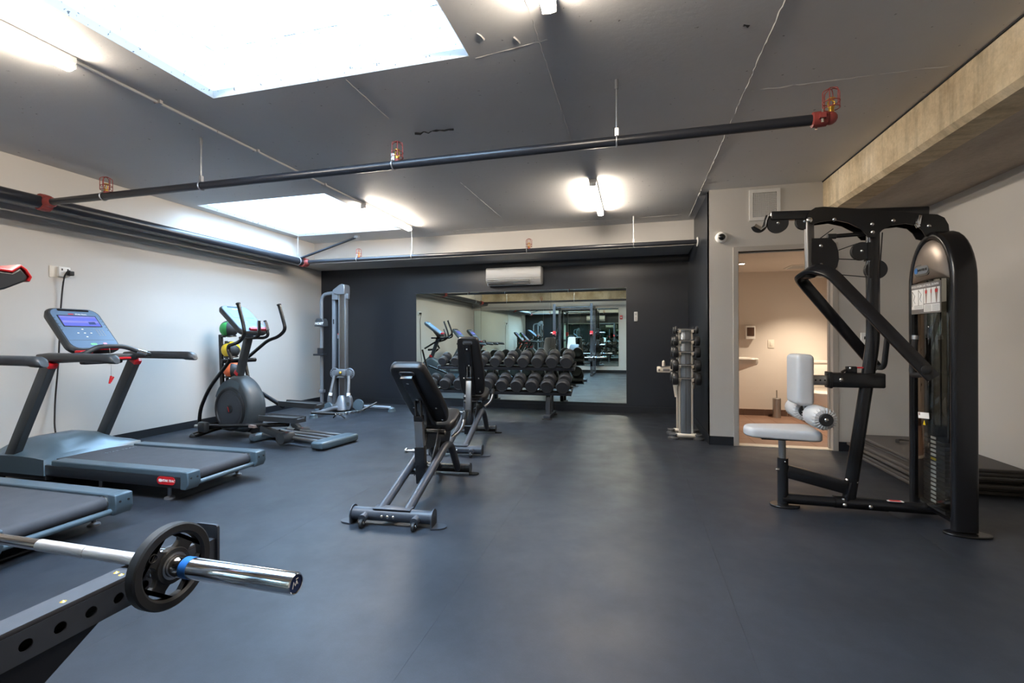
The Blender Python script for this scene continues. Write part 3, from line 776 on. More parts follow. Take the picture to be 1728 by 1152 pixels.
m = MB(); m.beam((1.02, YC, 0.245), (1.40, YC, 0.155), 0.055, 0.088, bev=0.008); m.build('seat_brace', 'black_frame', lat)
m = MB(); m.beam((1.376, YC, 0.06), (1.398, YC, 0.20), 0.075, 0.016, (1, 0, 0), 0.006); m.build('brace_plate', 'black_frame', lat)
b = MB(); b.bolt((1.378, YC - 0.03, 0.215), (-1, 0, 0.2), 0.012, 0.012); b.bolt((1.357, YC - 0.03, 0.083), (-1, 0, 0.2), 0.012, 0.012); b.bolt((1.44, YC - 0.02, 0.20), (0.3, -1, 0), 0.010, 0.01); b.build('plate_bolt', 'bolt', lat)
up = fillet([(1.395, YC, 0.05), (1.482, YC, 0.689), (1.543, YC, 1.146), (1.543, YC, 1.90)], 0.10, 5)
MB().sweep(up, rrect2(0.062, 0.078, 0.030, 4), up=(1, 0, 0)).build('upright', 'black_frame', lat)
# knee hold-down
MB().b2((1.277, YC - 0.042, 0.834), (1.60, YC + 0.042, 0.932), 0.01).build('pad_arm_sleeve', 'black_frame', lat)
MB().b2((1.272, YC - 0.046, 0.828), (1.292, YC + 0.046, 0.938), 0.004).build('sleeve_collar', 'black_frame', lat)
MB().b2((1.13, YC - 0.026, 0.846), (1.30, YC + 0.026, 0.912), 0.004).build('pad_arm', 'satin_steel', lat)
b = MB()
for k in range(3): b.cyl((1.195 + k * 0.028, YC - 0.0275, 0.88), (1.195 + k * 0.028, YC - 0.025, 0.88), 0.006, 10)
b.build('pin_hole_shade', 'black_rubber', lat)  # no real openings: dark discs stand in for the shade inside the pin holes
MB().bolt((1.343, YC - 0.043, 0.885), (0, -1, 0), 0.014, 0.008).build('sleeve_bolt', 'bolt', lat)
m = MB(); m.b2((1.385, YC - 0.02, 0.93), (1.445, YC + 0.02, 0.975), 0.006); m.beam((1.36, YC, 0.935), (1.405, YC, 0.965), 0.02, 0.012); m.build('release_latch', 'black_frame', lat)
MB().b2((1.44, YC - 0.012, 0.962), (1.53, YC + 0.012, 0.972), 0.003).build('release_lever', 'red_plastic', lat)
MB().bolt((1.405, YC - 0.021, 0.962), (0, -1, 0), 0.010, 0.006).build('latch_bolt', 'bolt', lat)
MB().box((1.108, YC, 0.885), (0.105, 0.25, 0.345), bev=0.03, seg=4).build('knee_pad', 'grey_vinyl', lat)
def roller(y0, y1, x, z, r=0.073):
    L = y1 - y0; prof = [(0.035, 0), (r * 0.82, 0.006), (r * 0.96, 0.03), (r, L * 0.4), (r, L * 0.6), (r * 0.96, L - 0.03), (r * 0.82, L - 0.006), (0.035, L)]
    ro = MB().lathe(prof, (x, y0, z), (0, 1, 0), 30).build('roller_pad', 'grey_vinyl', lat)
    for s, y in ((-1, y0), (1, y1)):
        MB().lathe([(0.040, 0), (0.040, 0.008), (0.036, 0.012), (0, 0.012)], (x, y, z), (0, s, 0), 22).build('end_cap', 'black_rubber', ro)
        MB().bolt((x, y + s * 0.012, z), (0, s, 0), 0.012, 0.008).build('end_bolt', 'bolt', ro)
        pm = MB()
        for k in range(22):
            a = 2 * PI * k / 22; d = V((math.cos(a), 0, math.sin(a)))
            pm.tube([V((x, y + s * 0.002, z)) + d * 0.040, V((x, y - s * 0.002, z)) + d * 0.062, V((x, y - s * 0.018, z)) + d * 0.0715], 0.0022, 4)
        pm.build('pleats', 'grey_vinyl', ro)
roller(YC - 0.30, YC - 0.075, 1.16, 0.655); roller(YC + 0.075, YC + 0.30, 1.16, 0.655)
MB().cyl((1.16, YC - 0.1, 0.655), (1.16, YC + 0.1, 0.655), 0.014, 10).beam((1.16, YC, 0.655), (1.13, YC, 0.74), 0.04, 0.03).build('roller_axle', 'satin_steel', lat)
# top beam and side plates
MB().beam((0.925, YC, 2.018), (1.85, YC, 1.985), 0.055, 0.062, bev=0.01).build('top_beam', 'black_frame', lat)
outl = [(1362, 366), (1366, 356), (1376, 350), (1390, 348.5), (1470, 353), (1552, 360), (1582, 361.5), (1594, 367), (1601, 379), (1603, 398), (1578, 402), (1562, 398), (1556, 388), (1546, 380), (1528, 377), (1505, 380), (1489, 388), (1478, 400), (1466, 400), (1452, 386), (1432, 376), (1408, 371), (1385, 374), (1372, 378), (1363, 374)]
for dy in (-0.055, 0.047):
    P = [PY(px, py, YC - 0.055) for px, py in outl]; P = [V((q.x, YC + dy, q.z)) for q in P]
    MB().prism(P, (0, 0.008, 0)).build('side_plate', 'black_frame', lat, smooth=20)
b = MB()
for px, py in ((1408, 370.5 - 0.5), (1472, 378), (1473, 391.5), (1508, 372), (1568, 381)): b.bolt(PY(px, py, YC - 0.055), (0, -1, 0), 0.012, 0.008)
b.bolt(PY(1366, 371, YC - 0.055), (0, -1, 0), 0.018, 0.008); b.build('plate_bolt', 'bolt', lat)
def pulley(px, py, r, y=YC, t=0.034, side=None):
    p = PY(px, py, y); m = MB()
    m.lathe([(r * 0.9, -t / 2), (r, -t / 2), (r, -t / 4), (r * 0.86, 0), (r, t / 4), (r, t / 2), (r * 0.9, t / 2)], p, (0, 1, 0), 32)
    o = m.build('pulley', 'black_rubber', lat)
    MB().bolt(p + V((0, -t / 2, 0)), (0, -1, 0), 0.012, 0.009).build('axle_bolt', 'bolt', o); return p
pulley(1312, 377, 0.066); pulley(1357, 374, 0.055)
pulley(1453, 424, 0.060); pulley(1477, 455, 0.064)
MB().beam(PY(1464, 410, YC), PY(1464, 440, YC), 0.06, 0.02, (1, 0, 0)).beam(PY(1467, 442, YC), PY(1467, 470, YC), 0.06, 0.02, (1, 0, 0)).build('pulley_bracket', 'black_frame', lat)
# hook at the front end
m = MB()
h = [PY(px, py, YC) for px, py in ((1296, 364), (1292, 374), (1290, 384), (1282, 390), (1274, 388), (1271, 382))]
m.sweep(fillet(h, 0.02, 4), rrect2(0.03, 0.012, 0.004), up=(0, 1, 0)); m.build('bar_hook', 'black_frame', lat)
m = MB(); m.tube([p + V((0, -0.02, 0.006)) for p in h[:4]], 0.005, 6); m.box(PY(1279, 383, YC - 0.02), (0.05, 0.02, 0.02), Matrix.Rotation(0.6, 3, 'Y')); m.build('hook_keeper', 'chrome', lat)
m = MB(); m.box(PY(1551, 371, YC - 0.063), (0.018, 0.018, 0.06), Matrix.Rotation(0.15, 3, 'Y'), 0.004); m.box(PY(1548, 380, YC - 0.063), (0.022, 0.016, 0.03), Matrix.Rotation(-0.4, 3, 'Y'), 0.004); m.build('cable_clip', 'chrome', lat)
# swing arm: hanger tube, cam, forked lever
MB().sweep([(1.165, YC, 1.985), (1.172, YC, 1.60)], rrect2(0.044, 0.060, 0.020, 4), up=(1, 0, 0)).build('hanger_tube', 'dark_steel', lat)
cam_ = [(1370, 402), (1402, 401), (1411, 411), (1415, 424), (1416, 437), (1413, 450), (1404, 462), (1392, 467), (1380, 465), (1373, 455), (1369.5, 440)]
P = [PY(px, py, YC - 0.03) for px, py in cam_]; P = [V((q.x, YC - 0.03, q.z)) for q in P]
MB().prism(P, (0, 0.06, 0)).build('cam_plate', 'black_frame', lat, smooth=20)
b = MB()
for px, py in ((1385.5, 414.5), (1386, 446.5)): b.bolt(PY(px, py, YC - 0.03), (0, -1, 0), 0.012, 0.008)
b.build('cam_bolt', 'bolt', lat)
e = [PC(1402, 399), PC(1462, 394)]
MB().cyl(e[0], e[1], 0.014, 12).build('damper', 'black_frame', lat); MB().cyl(e[0] - V((0.02, 0, -0.002)), e[0] + V((0.03, 0, 0)), 0.018, 12).build('damper_end', 'black_rubber', lat)
AN = [(1.73, YC - 0.285, 0.925), (1.24, YC - 0.155, 1.595), (1.155, YC - 0.10, 1.635), (1.13, YC, 1.615), (1.135, YC + 0.10, 1.60), (1.20, YC + 0.165, 1.54), (1.70, YC + 0.31, 0.945)]
path = fillet(AN, [0.12, 0.06, 0.06, 0.06, 0.10], 5)
MB().sweep(path, rrect2(0.032, 0.074, 0.007, 2), up=(0.807, 0, 0.59)).build('lever_arm', 'black_frame', lat)
MB().b2((1.125, YC - 0.05, 1.575), (1.195, YC + 0.05, 1.615), 0.01).build('arm_bracket', 'black_frame', lat)
MB().lathe([(0.026, 0), (0.026, 0.01), (0.02, 0.014), (0, 0.014)], (1.69, YC - 0.29, 0.975), (0, -1, 0), 20).build('arm_cap', 'black_rubber', lat)
def grip(pts, par=lat):
    gpath = fillet(pts, 0.05, 6); MB().tube(gpath, 0.017, 14).build('handle', 'black_rubber', lat)
    d = (gpath[-1] - gpath[-2]).normalized(); MB().cyl(gpath[-1], gpath[-1] + d * 0.025, 0.020, 16).build('handle_cap', 'satin_steel', lat)
grip([(1.68, YC + 0.27, 0.955), (1.68, YC + 0.17, 0.955), (1.70, YC + 0.17, 1.165)])
grip([(1.705, YC - 0.25, 0.945), (1.71, YC - 0.10, 0.925), (1.735, YC - 0.09, 1.155)])
def cable(*pp):
    MB().tube([PC(*q) for q in pp], 0.0035, 6).build('cable', 'black_rubber', lat)
cable((1384, 402), (1406, 386)); cable((1415, 422), (1446, 411)); cable((1416, 437), (1446, 438)); cable((1402, 462), (1470, 468)); cable((1489, 392), (1485, 452))
# tower
TX0, TX1 = 1.825, 1.955
YT = 3.565; ya, yb_ = YT - 0.215, YT + 0.215
arch = [(ya, 0.02), (ya, 0.4), (ya, 0.9), (ya, 1.47)] + [(YT - 0.215 * math.cos(t), 1.50 + 0.315 * math.sin(t)) for t in [PI * k / 18 for k in range(1, 18)]] + [(yb_, 1.47), (yb_, 0.9), (yb_, 0.4), (yb_, 0.02)]
xc = (TX0 + TX1) / 2
MB().sweep([(xc, y, z) for y, z in arch], rrect2(0.05, TX1 - TX0, 0.022, 4)).build('tower_frame', 'black_frame', lat)
foot(xc + 0.01, ya - 0.01, 0.12, 0.06, lat); foot(xc + 0.0, yb_ + 0.05, 0.12, 0.06, lat)
MB().tube([(xc, ya, 0.06), (xc, yb_, 0.06)], 0.03, 14).build('tower_base', 'black_frame', lat)
MB().bolt((xc - 0.02, YC - 0.14, 0.07), (-1, -0.3, 0), 0.014, 0.01).build('base_bolt', 'bolt', lat)
# upper shroud panel
sx_ = TX0 + 0.02
pl_ = [(YT - 0.195, 1.525), (YT - 0.195, 1.54)] + [(YT - 0.195 * math.cos(t), 1.54 + 0.25 * math.sin(t)) for t in [PI * k / 16 for k in range(1, 16)]] + [(YT + 0.195, 1.54), (YT + 0.195, 1.525)] + [(YT + 0.195 - 0.39 * k / 8, 1.525 + 0.012 * math.sin(PI * k / 8)) for k in range(1, 8)]
loops = []
n_ = len(pl_); cy_, cz_ = YT, 1.63
for k, (sc_, dx) in enumerate(((1.0, 0.0), (0.97, -0.012), (0.8, -0.024), (0.5, -0.032), (0.05, -0.036))):
    loops.append([V((sx_ + dx, cy_ + (y - cy_) * sc_, cz_ + (z - cz_) * sc_)) for y, z in pl_])
shp = loops_mesh(loops, capb=True, capt=True).build('shroud_cap', 'bronze_panel', lat)
m = MB(); bc = V((sx_ - 0.034, YT + 0.045, 1.605))
m.prism([bc + V((0, -a, b_)) for a, b_ in rrect2(0.17, 0.075, 0.036, 6)], (0.014, 0, 0)); m.build('badge', 'dark_steel', shp)
m = MB(); m.prism([bc + V((-0.003, -a, b_)) for a, b_ in rrect2(0.15, 0.052, 0.024, 6)], (0.004, 0, 0)); m.build('badge_plate', 'silver_paint', shp)
m = MB(); m.prism([bc + V((-0.005, -a + 0.052, b_)) for a, b_ in circle2(0.019, 14)], (0.003, 0, 0)); m.build('badge_mark', 'blue_paint', shp)
text('NAUTILUS', 0.022, bc + V((-0.005, -0.014, 0)), (0, -1, 0), (0, 0, 1), 'badge_lettering', 'ink', shp)
b = MB(); b.bolt((sx_ - 0.012, YT + 0.01, 1.77), (-1, 0, 0.2), 0.008, 0.005); b.bolt((sx_ - 0.012, YT - 0.165, 1.57), (-1, 0, 0), 0.008, 0.005); b.bolt((sx_ - 0.012, YT + 0.175, 1.56), (-1, 0, 0), 0.008, 0.005); b.build('shroud_screw', 'bolt', shp)
# clear guard: dark tinted polycarbonate
gm = bpy.data.materials.new('tinted_guard'); gm.use_nodes = True; nt = gm.node_tree; nt.nodes.clear()
ou = nt.nodes.new('ShaderNodeOutputMaterial'); tr = nt.nodes.new('ShaderNodeBsdfTransparent'); tr.inputs[0].default_value = (0.50, 0.50, 0.47, 1)
gl = nt.nodes.new('ShaderNodeBsdfGlossy'); gl.inputs['Roughness'].default_value = 0.03; gl.inputs['Color'].default_value = (0.9, 0.9, 0.9, 1)
lw = nt.nodes.new('ShaderNodeLayerWeight'); lw.inputs['Blend'].default_value = 0.25; fr = nt.nodes.new('ShaderNodeMath'); fr.operation = 'MULTIPLY_ADD'; fr.inputs[1].default_value = 0.30; fr.inputs[2].default_value = 0.04; nt.links.new(lw.outputs['Facing'], fr.inputs[0]); mx = nt.nodes.new('ShaderNodeMixShader')
nt.links.new(fr.outputs[0], mx.inputs[0]); nt.links.new(tr.outputs[0], mx.inputs[1]); nt.links.new(gl.outputs[0], mx.inputs[2]); nt.links.new(mx.outputs[0], ou.inputs[0]); MATS['tinted_guard'] = gm
gp = []
for k in range(13):
    t = k / 12; gp.append((sx_ - 0.03 * math.sin(PI * t), YT - 0.19 + 0.38 * t))
m = MB(); m.add([V((x, y, 0.10)) for x, y in gp] + [V((x, y, 1.535)) for x, y in gp], [(i, i + 1, 14 + i, 13 + i) for i in range(12)]); m.build('front_guard', 'tinted_guard', lat)
m = MB(); m.b2((TX1 - 0.012, ya + 0.03, 0.10), (TX1 - 0.008, yb_ - 0.03, 1.40)); m.build('rear_guard', 'tinted_guard', lat)
# weight stack
for k in range(16):
    z = 0.115 + k * 0.0268
    pt = MB().b2((1.845, YT - 0.12, z), (1.925, YT + 0.10, z + 0.0245), 0.003).build('weight_plate', 'dark_steel' if k < 15 else 'black_frame', lat)
    MB().b2((1.842, YT - 0.035, z + 0.005), (1.8455, YT + 0.015, z + 0.020)).build('weight_number', 'yellow_plastic' if k == 10 else 'white_print', pt)
m = MB()
for y in (YT - 0.09, YT + 0.07): m.cyl((1.885, y, 0.08), (1.885, y, 1.62), 0.011, 12)
m.build('guide_rod', 'chrome', lat)
MB().b2((1.85, YT - 0.04, 0.54), (1.92, YT + 0.02, 0.61), 0.01).build('stack_head', 'black_frame', lat)
MB().cyl((1.885, YT - 0.01, 0.60), (1.885, YT - 0.01, 1.7), 0.004, 6).build('stack_cable', 'black_rubber', lat)
MB().b2((1.835, YT - 0.14, 0.08), (1.935, YT + 0.12, 0.112), 0.004).build('stack_base', 'black_rubber', lat)
# placard
px_ = sx_ - 0.034
def card(y0, y1, z0, z1, dx, name, mat, par):
    return MB().b2((px_ - dx, y0, z0), (px_ - dx + 0.0025, y1, z1)).build(name, mat, par, smooth=0)
YQ = YT - 0.045; c0, c1, d0, d1 = YQ - 0.115, YQ + 0.195, 1.322, 1.518
pc = card(c0, c1, d0, d1, 0.004, 'instruction_placard', 'grey_print', lat)
text('EVOLUTION LAT PULL DOWN', 0.021, (px_ - 0.0045, (c0 + c1) / 2 + 0.01, d1 - 0.018), (0, -1, 0), (0, 0, 1), 'placard_title', 'white_print', pc, 0.0006)
card(YQ - 0.105, YQ + 0.055, d0 + 0.062, d1 - 0.036, 0.0055, 'figure_panel', 'white_print', pc)
card(YQ - 0.105, YQ + 0.055, d0 + 0.010, d0 + 0.057, 0.0055, 'text_panel', 'white_print', pc)
card(YQ + 0.062, YQ + 0.19, d0 + 0.030, d1 - 0.036, 0.0055, 'pose_panel', 'white_print', pc)
for yy, w in ((YQ + 0.030, 0.012), (YQ - 0.022, 0.006), (YQ - 0.075, 0.016)):
    m = MB(); x = px_ - 0.0065; z0 = d0 + 0.064
    m.prism([(x, yy + s * a, z0 + b_) for s, a, b_ in ((1, w * .25, 0), (1, w * .5, 0.035), (1, w * .65, 0.05), (1, w, 0.075), (1, w * .8, 0.085), (1, w * .3, 0.088), (1, w * .3, 0.10), (-1, w * .3, 0.10), (-1, w * .3, 0.088), (-1, w * .8, 0.085), (-1, w, 0.075), (-1, w * .65, 0.05), (-1, w * .5, 0.035), (-1, w * .25, 0))], (0.001, 0, 0)); m.build('figure_print', 'skin_print', pc)
    MB().b2((x - 0.0006, yy - w * .7, z0 + 0.062), (x, yy + w * .7, z0 + 0.082)).build('muscle_print', 'red_print', pc)
for i in range(5):
    for j in range(2): card(YQ - 0.10 + j * 0.078, YQ - 0.033 + j * 0.078, d0 + 0.015 + i * 0.008, d0 + 0.0175 + i * 0.008, 0.0062, 'print_line', 'grey_print', pc)
for i in range(3): card(YQ + 0.07, YQ + 0.16, d0 + 0.036 + i * 0.008, d0 + 0.0385 + i * 0.008, 0.0062, 'print_line', 'grey_print', pc)
for j, (yo, zo) in enumerate(((0.10, 0.075), (0.17, 0.07))):
    m = MB(); x = px_ - 0.0065
    m.tube([(x, YQ + yo - 0.02, d0 + zo), (x, YQ + yo - 0.005, d0 + zo + 0.02), (x, YQ + yo - 0.018, d0 + zo + 0.05), (x, YQ + yo + 0.012, d0 + zo + 0.08)], 0.0014, 4); m.tube([(x, YQ + yo + 0.012, d0 + zo - 0.02), (x, YQ + yo + 0.012, d0 + zo + 0.08)], 0.0012, 4); m.build('pose_print', 'grey_print', pc)
stk = MB().box((px_ - 0.004, YQ + 0.065, 0.665), (0.002, 0.115, 0.038), Matrix.Rotation(-0.10, 3, 'X')).build('warning_sticker', 'white_print', lat)
MB().box((px_ - 0.0055, YQ + 0.108, 0.669), (0.001, 0.014, 0.016)).build('sticker_mark', 'skin_print', stk)
m = MB().prism([(px_ - 0.004, YQ + 0.06 + a, 0.605 + b_) for a, b_ in ((-0.012, 0), (0.012, 0), (0, 0.03))], (0.002, 0, 0)); m.build('warning_triangle', 'yellow_plastic', lat)
stkr = MB().box((1.655, YC - 0.02, 0.0945), (0.09, 0.03, 0.002)).build('safety_sticker', 'white_print', lat)
MB().box((1.655, YC - 0.02, 0.096), (0.06, 0.026, 0.002)).build('sticker_print', 'red_print', stkr)

# ================================================================== exercise mats
M('mat_foam', (74, 71, 69), 0.75, bump=(300, 0.2, 0.001)); M('mat_edge', (96, 88, 84), 0.8)
def gymmat(k, x0, x1, y0, y1, z, t, tilt, label):
    m = MB(); nx, ny = 10, 6
    top, bot = [], []
    for i in range(nx + 1):
        for j in range(ny + 1):
            u, v = i / nx, j / ny; dz = tilt * (u - 0.3) * (v - 0.4) 
            top.append(V((x0 + (x1 - x0) * u, y0 + (y1 - y0) * v, z + t + dz))); bot.append(V((x0 + (x1 - x0) * u, y0 + (y1 - y0) * v, z + dz)))
    W = ny + 1; n = len(top); fs = []
    for i in range(nx):
        for j in range(ny):
            a = i * W + j; fs.append((a, a + W, a + W + 1, a + 1)); fs.append((n + a, n + a + 1, n + a + W + 1, n + a + W))
    for i in range(nx): fs.append((i * W, (i + 1) * W, n + (i + 1) * W, n + i * W)); fs.append((i * W + ny, n + i * W + ny, n + (i + 1) * W + ny, (i + 1) * W + ny))
    for j in range(ny): fs.append((j, n + j, n + j + 1, j + 1)); fs.append((nx * W + j, nx * W + j + 1, n + nx * W + j + 1, n + nx * W + j))
    m.add(top + bot, fs); o = m.build('exercise_mat', 'mat_foam', None, smooth=30, bev=0.008); tag(o, label, 'mat', 'exercise mats piled by the wall'); return o
random.seed(3)
zz = 0.0
names_m = ['bottom', 'second from the bottom', 'third from the bottom', 'fourth from the bottom', 'third from the top', 'second from the top', 'topmost']
for k in range(7):
    t = 0.028; dx = random.uniform(-0.045, 0.045); dy = random.uniform(-0.04, 0.04)
    gymmat(k, 2.125 + dx, 2.765 + dx * 0.3, 4.22 + dy, 5.42 + dy * 0.5, zz, t, 0.0, 'dark foam exercise mat, ' + names_m[k] + ' of the pile in the corner')
    zz += t
m = MB(); m.sweep(fillet([(2.32, 5.0, zz + 0.016), (2.34, 5.05, zz + 0.036), (2.5, 5.06, zz + 0.022), (2.62, 5.08, zz + 0.028), (2.62, 5.02, zz + 0.017), (2.5, 5.0, zz + 0.016)], 0.03), rrect2(0.03, 0.006, 0.002)); o = m.build('strap_handle', 'black_rubber'); tag(o, 'black webbing strap lying on the topmost exercise mat', 'strap')
# ================================================================== big dumbbells on the two-tier rack
def make_dumbbell(name, p, axis, R, L, hl, label, cat='dumbbell', group=None, face='black_rubber', handle='satin_steel', ringm=True, num=None, up=(0, 0, 1)):
    """p centre, axis unit, R head radius, L total length, hl head length"""
    p = V(p); a = V(axis).normalized(); r = thing(name, p, label, cat, group)
    for s in (-1, 1):
        o = p + a * s * (L / 2 - hl)
        h = MB().lathe([(0.02, 0.0), (R * 0.80, 0.0), (R * 0.97, hl * 0.12), (R, hl * 0.3), (R, hl * 0.8), (R * 0.95, hl * 0.93), (R * 0.84, hl), (R * 0.82, hl - 0.004), (R * 0.5, hl - 0.003), (0, hl - 0.003)], o, a * s, 26).build('head', face, r)
    if face == 'db_black':
        for s in (-1, 1): MB().lathe([(R * 0.78, 0), (R * 0.76, 0.003), (0, 0.003)], p + a * s * (L / 2 - 0.003), a * s, 24).build('end_disc', 'dark_steel', r)
    MB().lathe([(0.015, -(L / 2 - hl)), (0.017, -0.03), (0.018, 0), (0.017, 0.03), (0.015, L / 2 - hl)], p, a, 12).build('handle', handle, r)
    return r
M('db_rubber', (48, 51, 56), 0.55, bump=(500, 0.1, 0.0006))
rk = thing('dumbbell_rack', (-1.95, 6.85, 0), 'long charcoal two-tier dumbbell rack in front of the mirror', 'rack')
RX0, RX1 = -2.99, -0.87
tilt = math.radians(20)
def tier(yf, zf, x0, x1):
    d = V((0, math.cos(tilt), math.sin(tilt))); u = V((0, -math.sin(tilt), math.cos(tilt)))
    o = V((0, yf, zf))
    tr_ = MB()
    for k in (0.035, 0.20): tr_.beam(o + d * k + V((x0, 0, 0)), o + d * k + V((x1, 0, 0)), 0.045, 0.02, u, 0.003)
    tr_.build('shelf_rail', 'black_frame', rk)
    MB().beam(o + V((x0, 0, 0)) - u * 0.020, o + V((x1, 0, 0)) - u * 0.020, 0.008, 0.045, u, 0.002).build('shelf_lip', 'charcoal_frame', rk)
    MB().beam(o + d * 0.24 + V((x0, 0, 0)) - u * 0.022, o + d * 0.24 + V((x1, 0, 0)) - u * 0.022, 0.008, 0.05, u, 0.002).build('shelf_lip', 'charcoal_frame', rk)
    m = MB()
    for x in (x0 + 0.006, x1 - 0.006): m.beam(o + V((x, 0, 0)) - u * 0.022, o + d * 0.24 + V((x, 0, 0)) - u * 0.022, 0.012, 0.05, u)
    m.build('shelf_end', 'charcoal_frame', rk)
    return o, d, u
low = tier(6.66, 0.385, -3.10, -0.87); top = tier(6.80, 0.735, -2.99, -0.84)
for x in (-2.50, -1.22):
    m = MB(); m.beam((x, 6.76, 0.02), (x, 6.81, 0.36), 0.07, 0.10, (0, 1, 0), 0.006); m.beam((x, 7.02, 0.03), (x, 7.02, 0.765), 0.06, 0.08, (0, 1, 0), 0.006); m.build('leg', 'charcoal_frame', rk)
    MB().beam((x, 6.74, 0.350), (x, 7.02, 0.425), 0.05, 0.05).beam((x, 6.86, 0.705), (x, 7.03, 0.745), 0.05, 0.05).build('shelf_bracket', 'charcoal_frame', rk)
    MB().b2((x - 0.05, 6.64, 0.012), (x + 0.05, 7.16, 0.06), 0.006).build('foot_bar', 'charcoal_frame', rk)
    for y in (6.66, 7.13): MB().lathe([(0.075, 0), (0.075, 0.01), (0.05, 0.014), (0, 0.014)], (x, y, 0), (0, 0, 1), 22).build('foot_pad', 'black_rubber', rk)
MB().b2((-2.5, 7.0, 0.30), (-1.22, 7.04, 0.38), 0.004).build('back_rail', 'charcoal_frame', rk)
ordl = ['first', 'second', 'third', 'fourth', 'fifth', 'sixth', 'seventh', 'eighth', 'ninth', 'tenth']
def row(o, d, u, x0, dx, R0, R1, nm):
    for k in range(10):
        R = R0 + (R1 - R0) * k / 9; L = 0.25 + 0.10 * k / 9
        c = o + V((x0 + dx * k, 0, 0)) + d * 0.118 + u * (0.010 + R)
        make_dumbbell('dumbbell', c, d, R, L, L * 0.34, 'black round dumbbell, ' + ordl[k] + ' from the cable machine on the ' + nm + ' rack tier', group='round dumbbells on the ' + nm + ' tier', face='db_rubber')
row(*top, -2.895, 0.2165, 0.074, 0.094, 'upper')
row(*low, -3.02, 0.2265, 0.087, 0.099, 'lower')

# ================================================================== small upright chrome dumbbell tree
vx, vy0, vy1 = 0.577, 5.72, 6.02
vt_ = thing('dumbbell_tree', (vx, 5.87, 0), 'slim upright cream and chrome dumbbell tree against the black return wall', 'rack')
M('tree_panel', (150, 156, 162), 0.3, 0.6)
for y in (vy0, vy1):
    for s in (-1, 1):
        m = MB(); m.beam((vx + s * 0.068, y, 0.06), (vx + s * 0.068, y + (0.0), 1.28), 0.016, 0.022, (1, 0, 0), 0.003); m.build('side_rail', 'cream_paint', vt_)
    MB().b2((vx - 0.055, y - 0.012, 0.06), (vx + 0.055, y + 0.012, 1.27), 0.004).build('column', 'tree_panel', vt_)
    MB().b2((vx - 0.003, y - 0.014, 0.08), (vx + 0.003, y + 0.014, 1.26)).build('column_groove', 'dark_steel', vt_)
    MB().tube([(vx - 0.11, y, 0.045), (vx + 0.11, y, 0.045)], 0.026, 14).build('foot_bar', 'cream_paint', vt_)
    for s in (-1, 1):
        MB().lathe([(0.062, 0), (0.062, 0.02), (0.045, 0.028), (0.042, 0.05), (0.048, 0.055), (0.04, 0.065), (0, 0.066)], (vx + s * 0.135, y, 0), (0, 0, 1), 22).build('rubber_foot', 'grey_rubber', vt_)
MB().tube([(vx, vy0, 0.05), (vx, vy1, 0.05)], 0.02, 10).build('spine', 'cream_paint', vt_)
MB().b2((vx - 0.06, vy0, 1.212), (vx + 0.06, vy1, 1.228), 0.004).build('top_cap', 'cream_paint', vt_)
sv = MB(); sv.b2((vx + 0.06, vy1 + 0.036, 0.55), (vx + 0.135, vy1 + 0.07, 0.85)); sv.beam((vx - 0.11, vy1 + 0.05, 0.74), (vx - 0.07, vy1 + 0.01, 0.45), 0.02, 0.05, (1, 0, 0)); sv.build('rear_rail', 'cream_paint', vt_)
# handle accessory tray at the back
tray = MB().b2((vx - 0.30, vy1 + 0.05, 0.74), (vx - 0.02, vy1 + 0.13, 0.815), 0.012).build('side_tray', 'cream_paint', vt_)
MB().box((vx - 0.19, vy1 + 0.049, 0.775), (0.08, 0.006, 0.026), bev=0.002).build('tray_slot', 'grey_print', tray); MB().cyl((vx - 0.275, vy1 + 0.05, 0.775), (vx - 0.275, vy1 + 0.045, 0.775), 0.012).build('tray_screw', 'grey_print', tray)
MB().lathe([(0.016, 0), (0.02, 0.03), (0.018, 0.07), (0, 0.085)], (vx - 0.22, vy1 + 0.09, 0.81), (0, 0, 1), 14).build('peg', 'cream_paint', tray)
MB().tube([(vx - 0.26, vy1 + 0.045, 0.815), (vx - 0.03, vy1 + 0.045, 0.83)], 0.006, 8).build('tray_rail', 'chrome', tray)
tiers_ = [(1.262, 0.044, 0.25, 0.026), (1.135, 0.056, 0.285, 0.05), (1.005, 0.061, 0.295, 0.056), (0.856, 0.068, 0.305, 0.062), (0.703, 0.073, 0.31, 0.064)]
words = ['topmost', 'second', 'third', 'fourth', 'lowest']
M('db_black', (40, 41, 43), 0.36)
for k, (z, R, L, hl) in enumerate(tiers_):
    for j, y in enumerate((vy0 - 0.045, vy1 - 0.045)):
        m = MB()
        for s in (-1, 1): m.b2((vx + s * 0.068 - 0.012, y + 0.0, z - 0.031), (vx + s * 0.068 + 0.012, y + 0.045, z - 0.0185)); m.b2((vx + s * 0.068 - 0.012, y - 0.028, z - 0.031), (vx + s * 0.068 + 0.012, y - 0.0195, z + 0.002)); m.b2((vx + s * 0.068 - 0.012, y - 0.028, z - 0.031), (vx + s * 0.068 + 0.012, y + 0.04, z - 0.0185))
        m.build('hook', 'cream_paint', vt_)
        make_dumbbell('small_dumbbell', (vx + 0.005, y, z), (1, 0, 0), R, L, hl, 'small chrome-handled dumbbell, ' + words[k] + ' hooks on the ' + ('doorway' if j == 0 else 'mirror') + ' side of the tree', 'dumbbell', 'small dumbbells on the tree', face='db_black', handle='chrome')

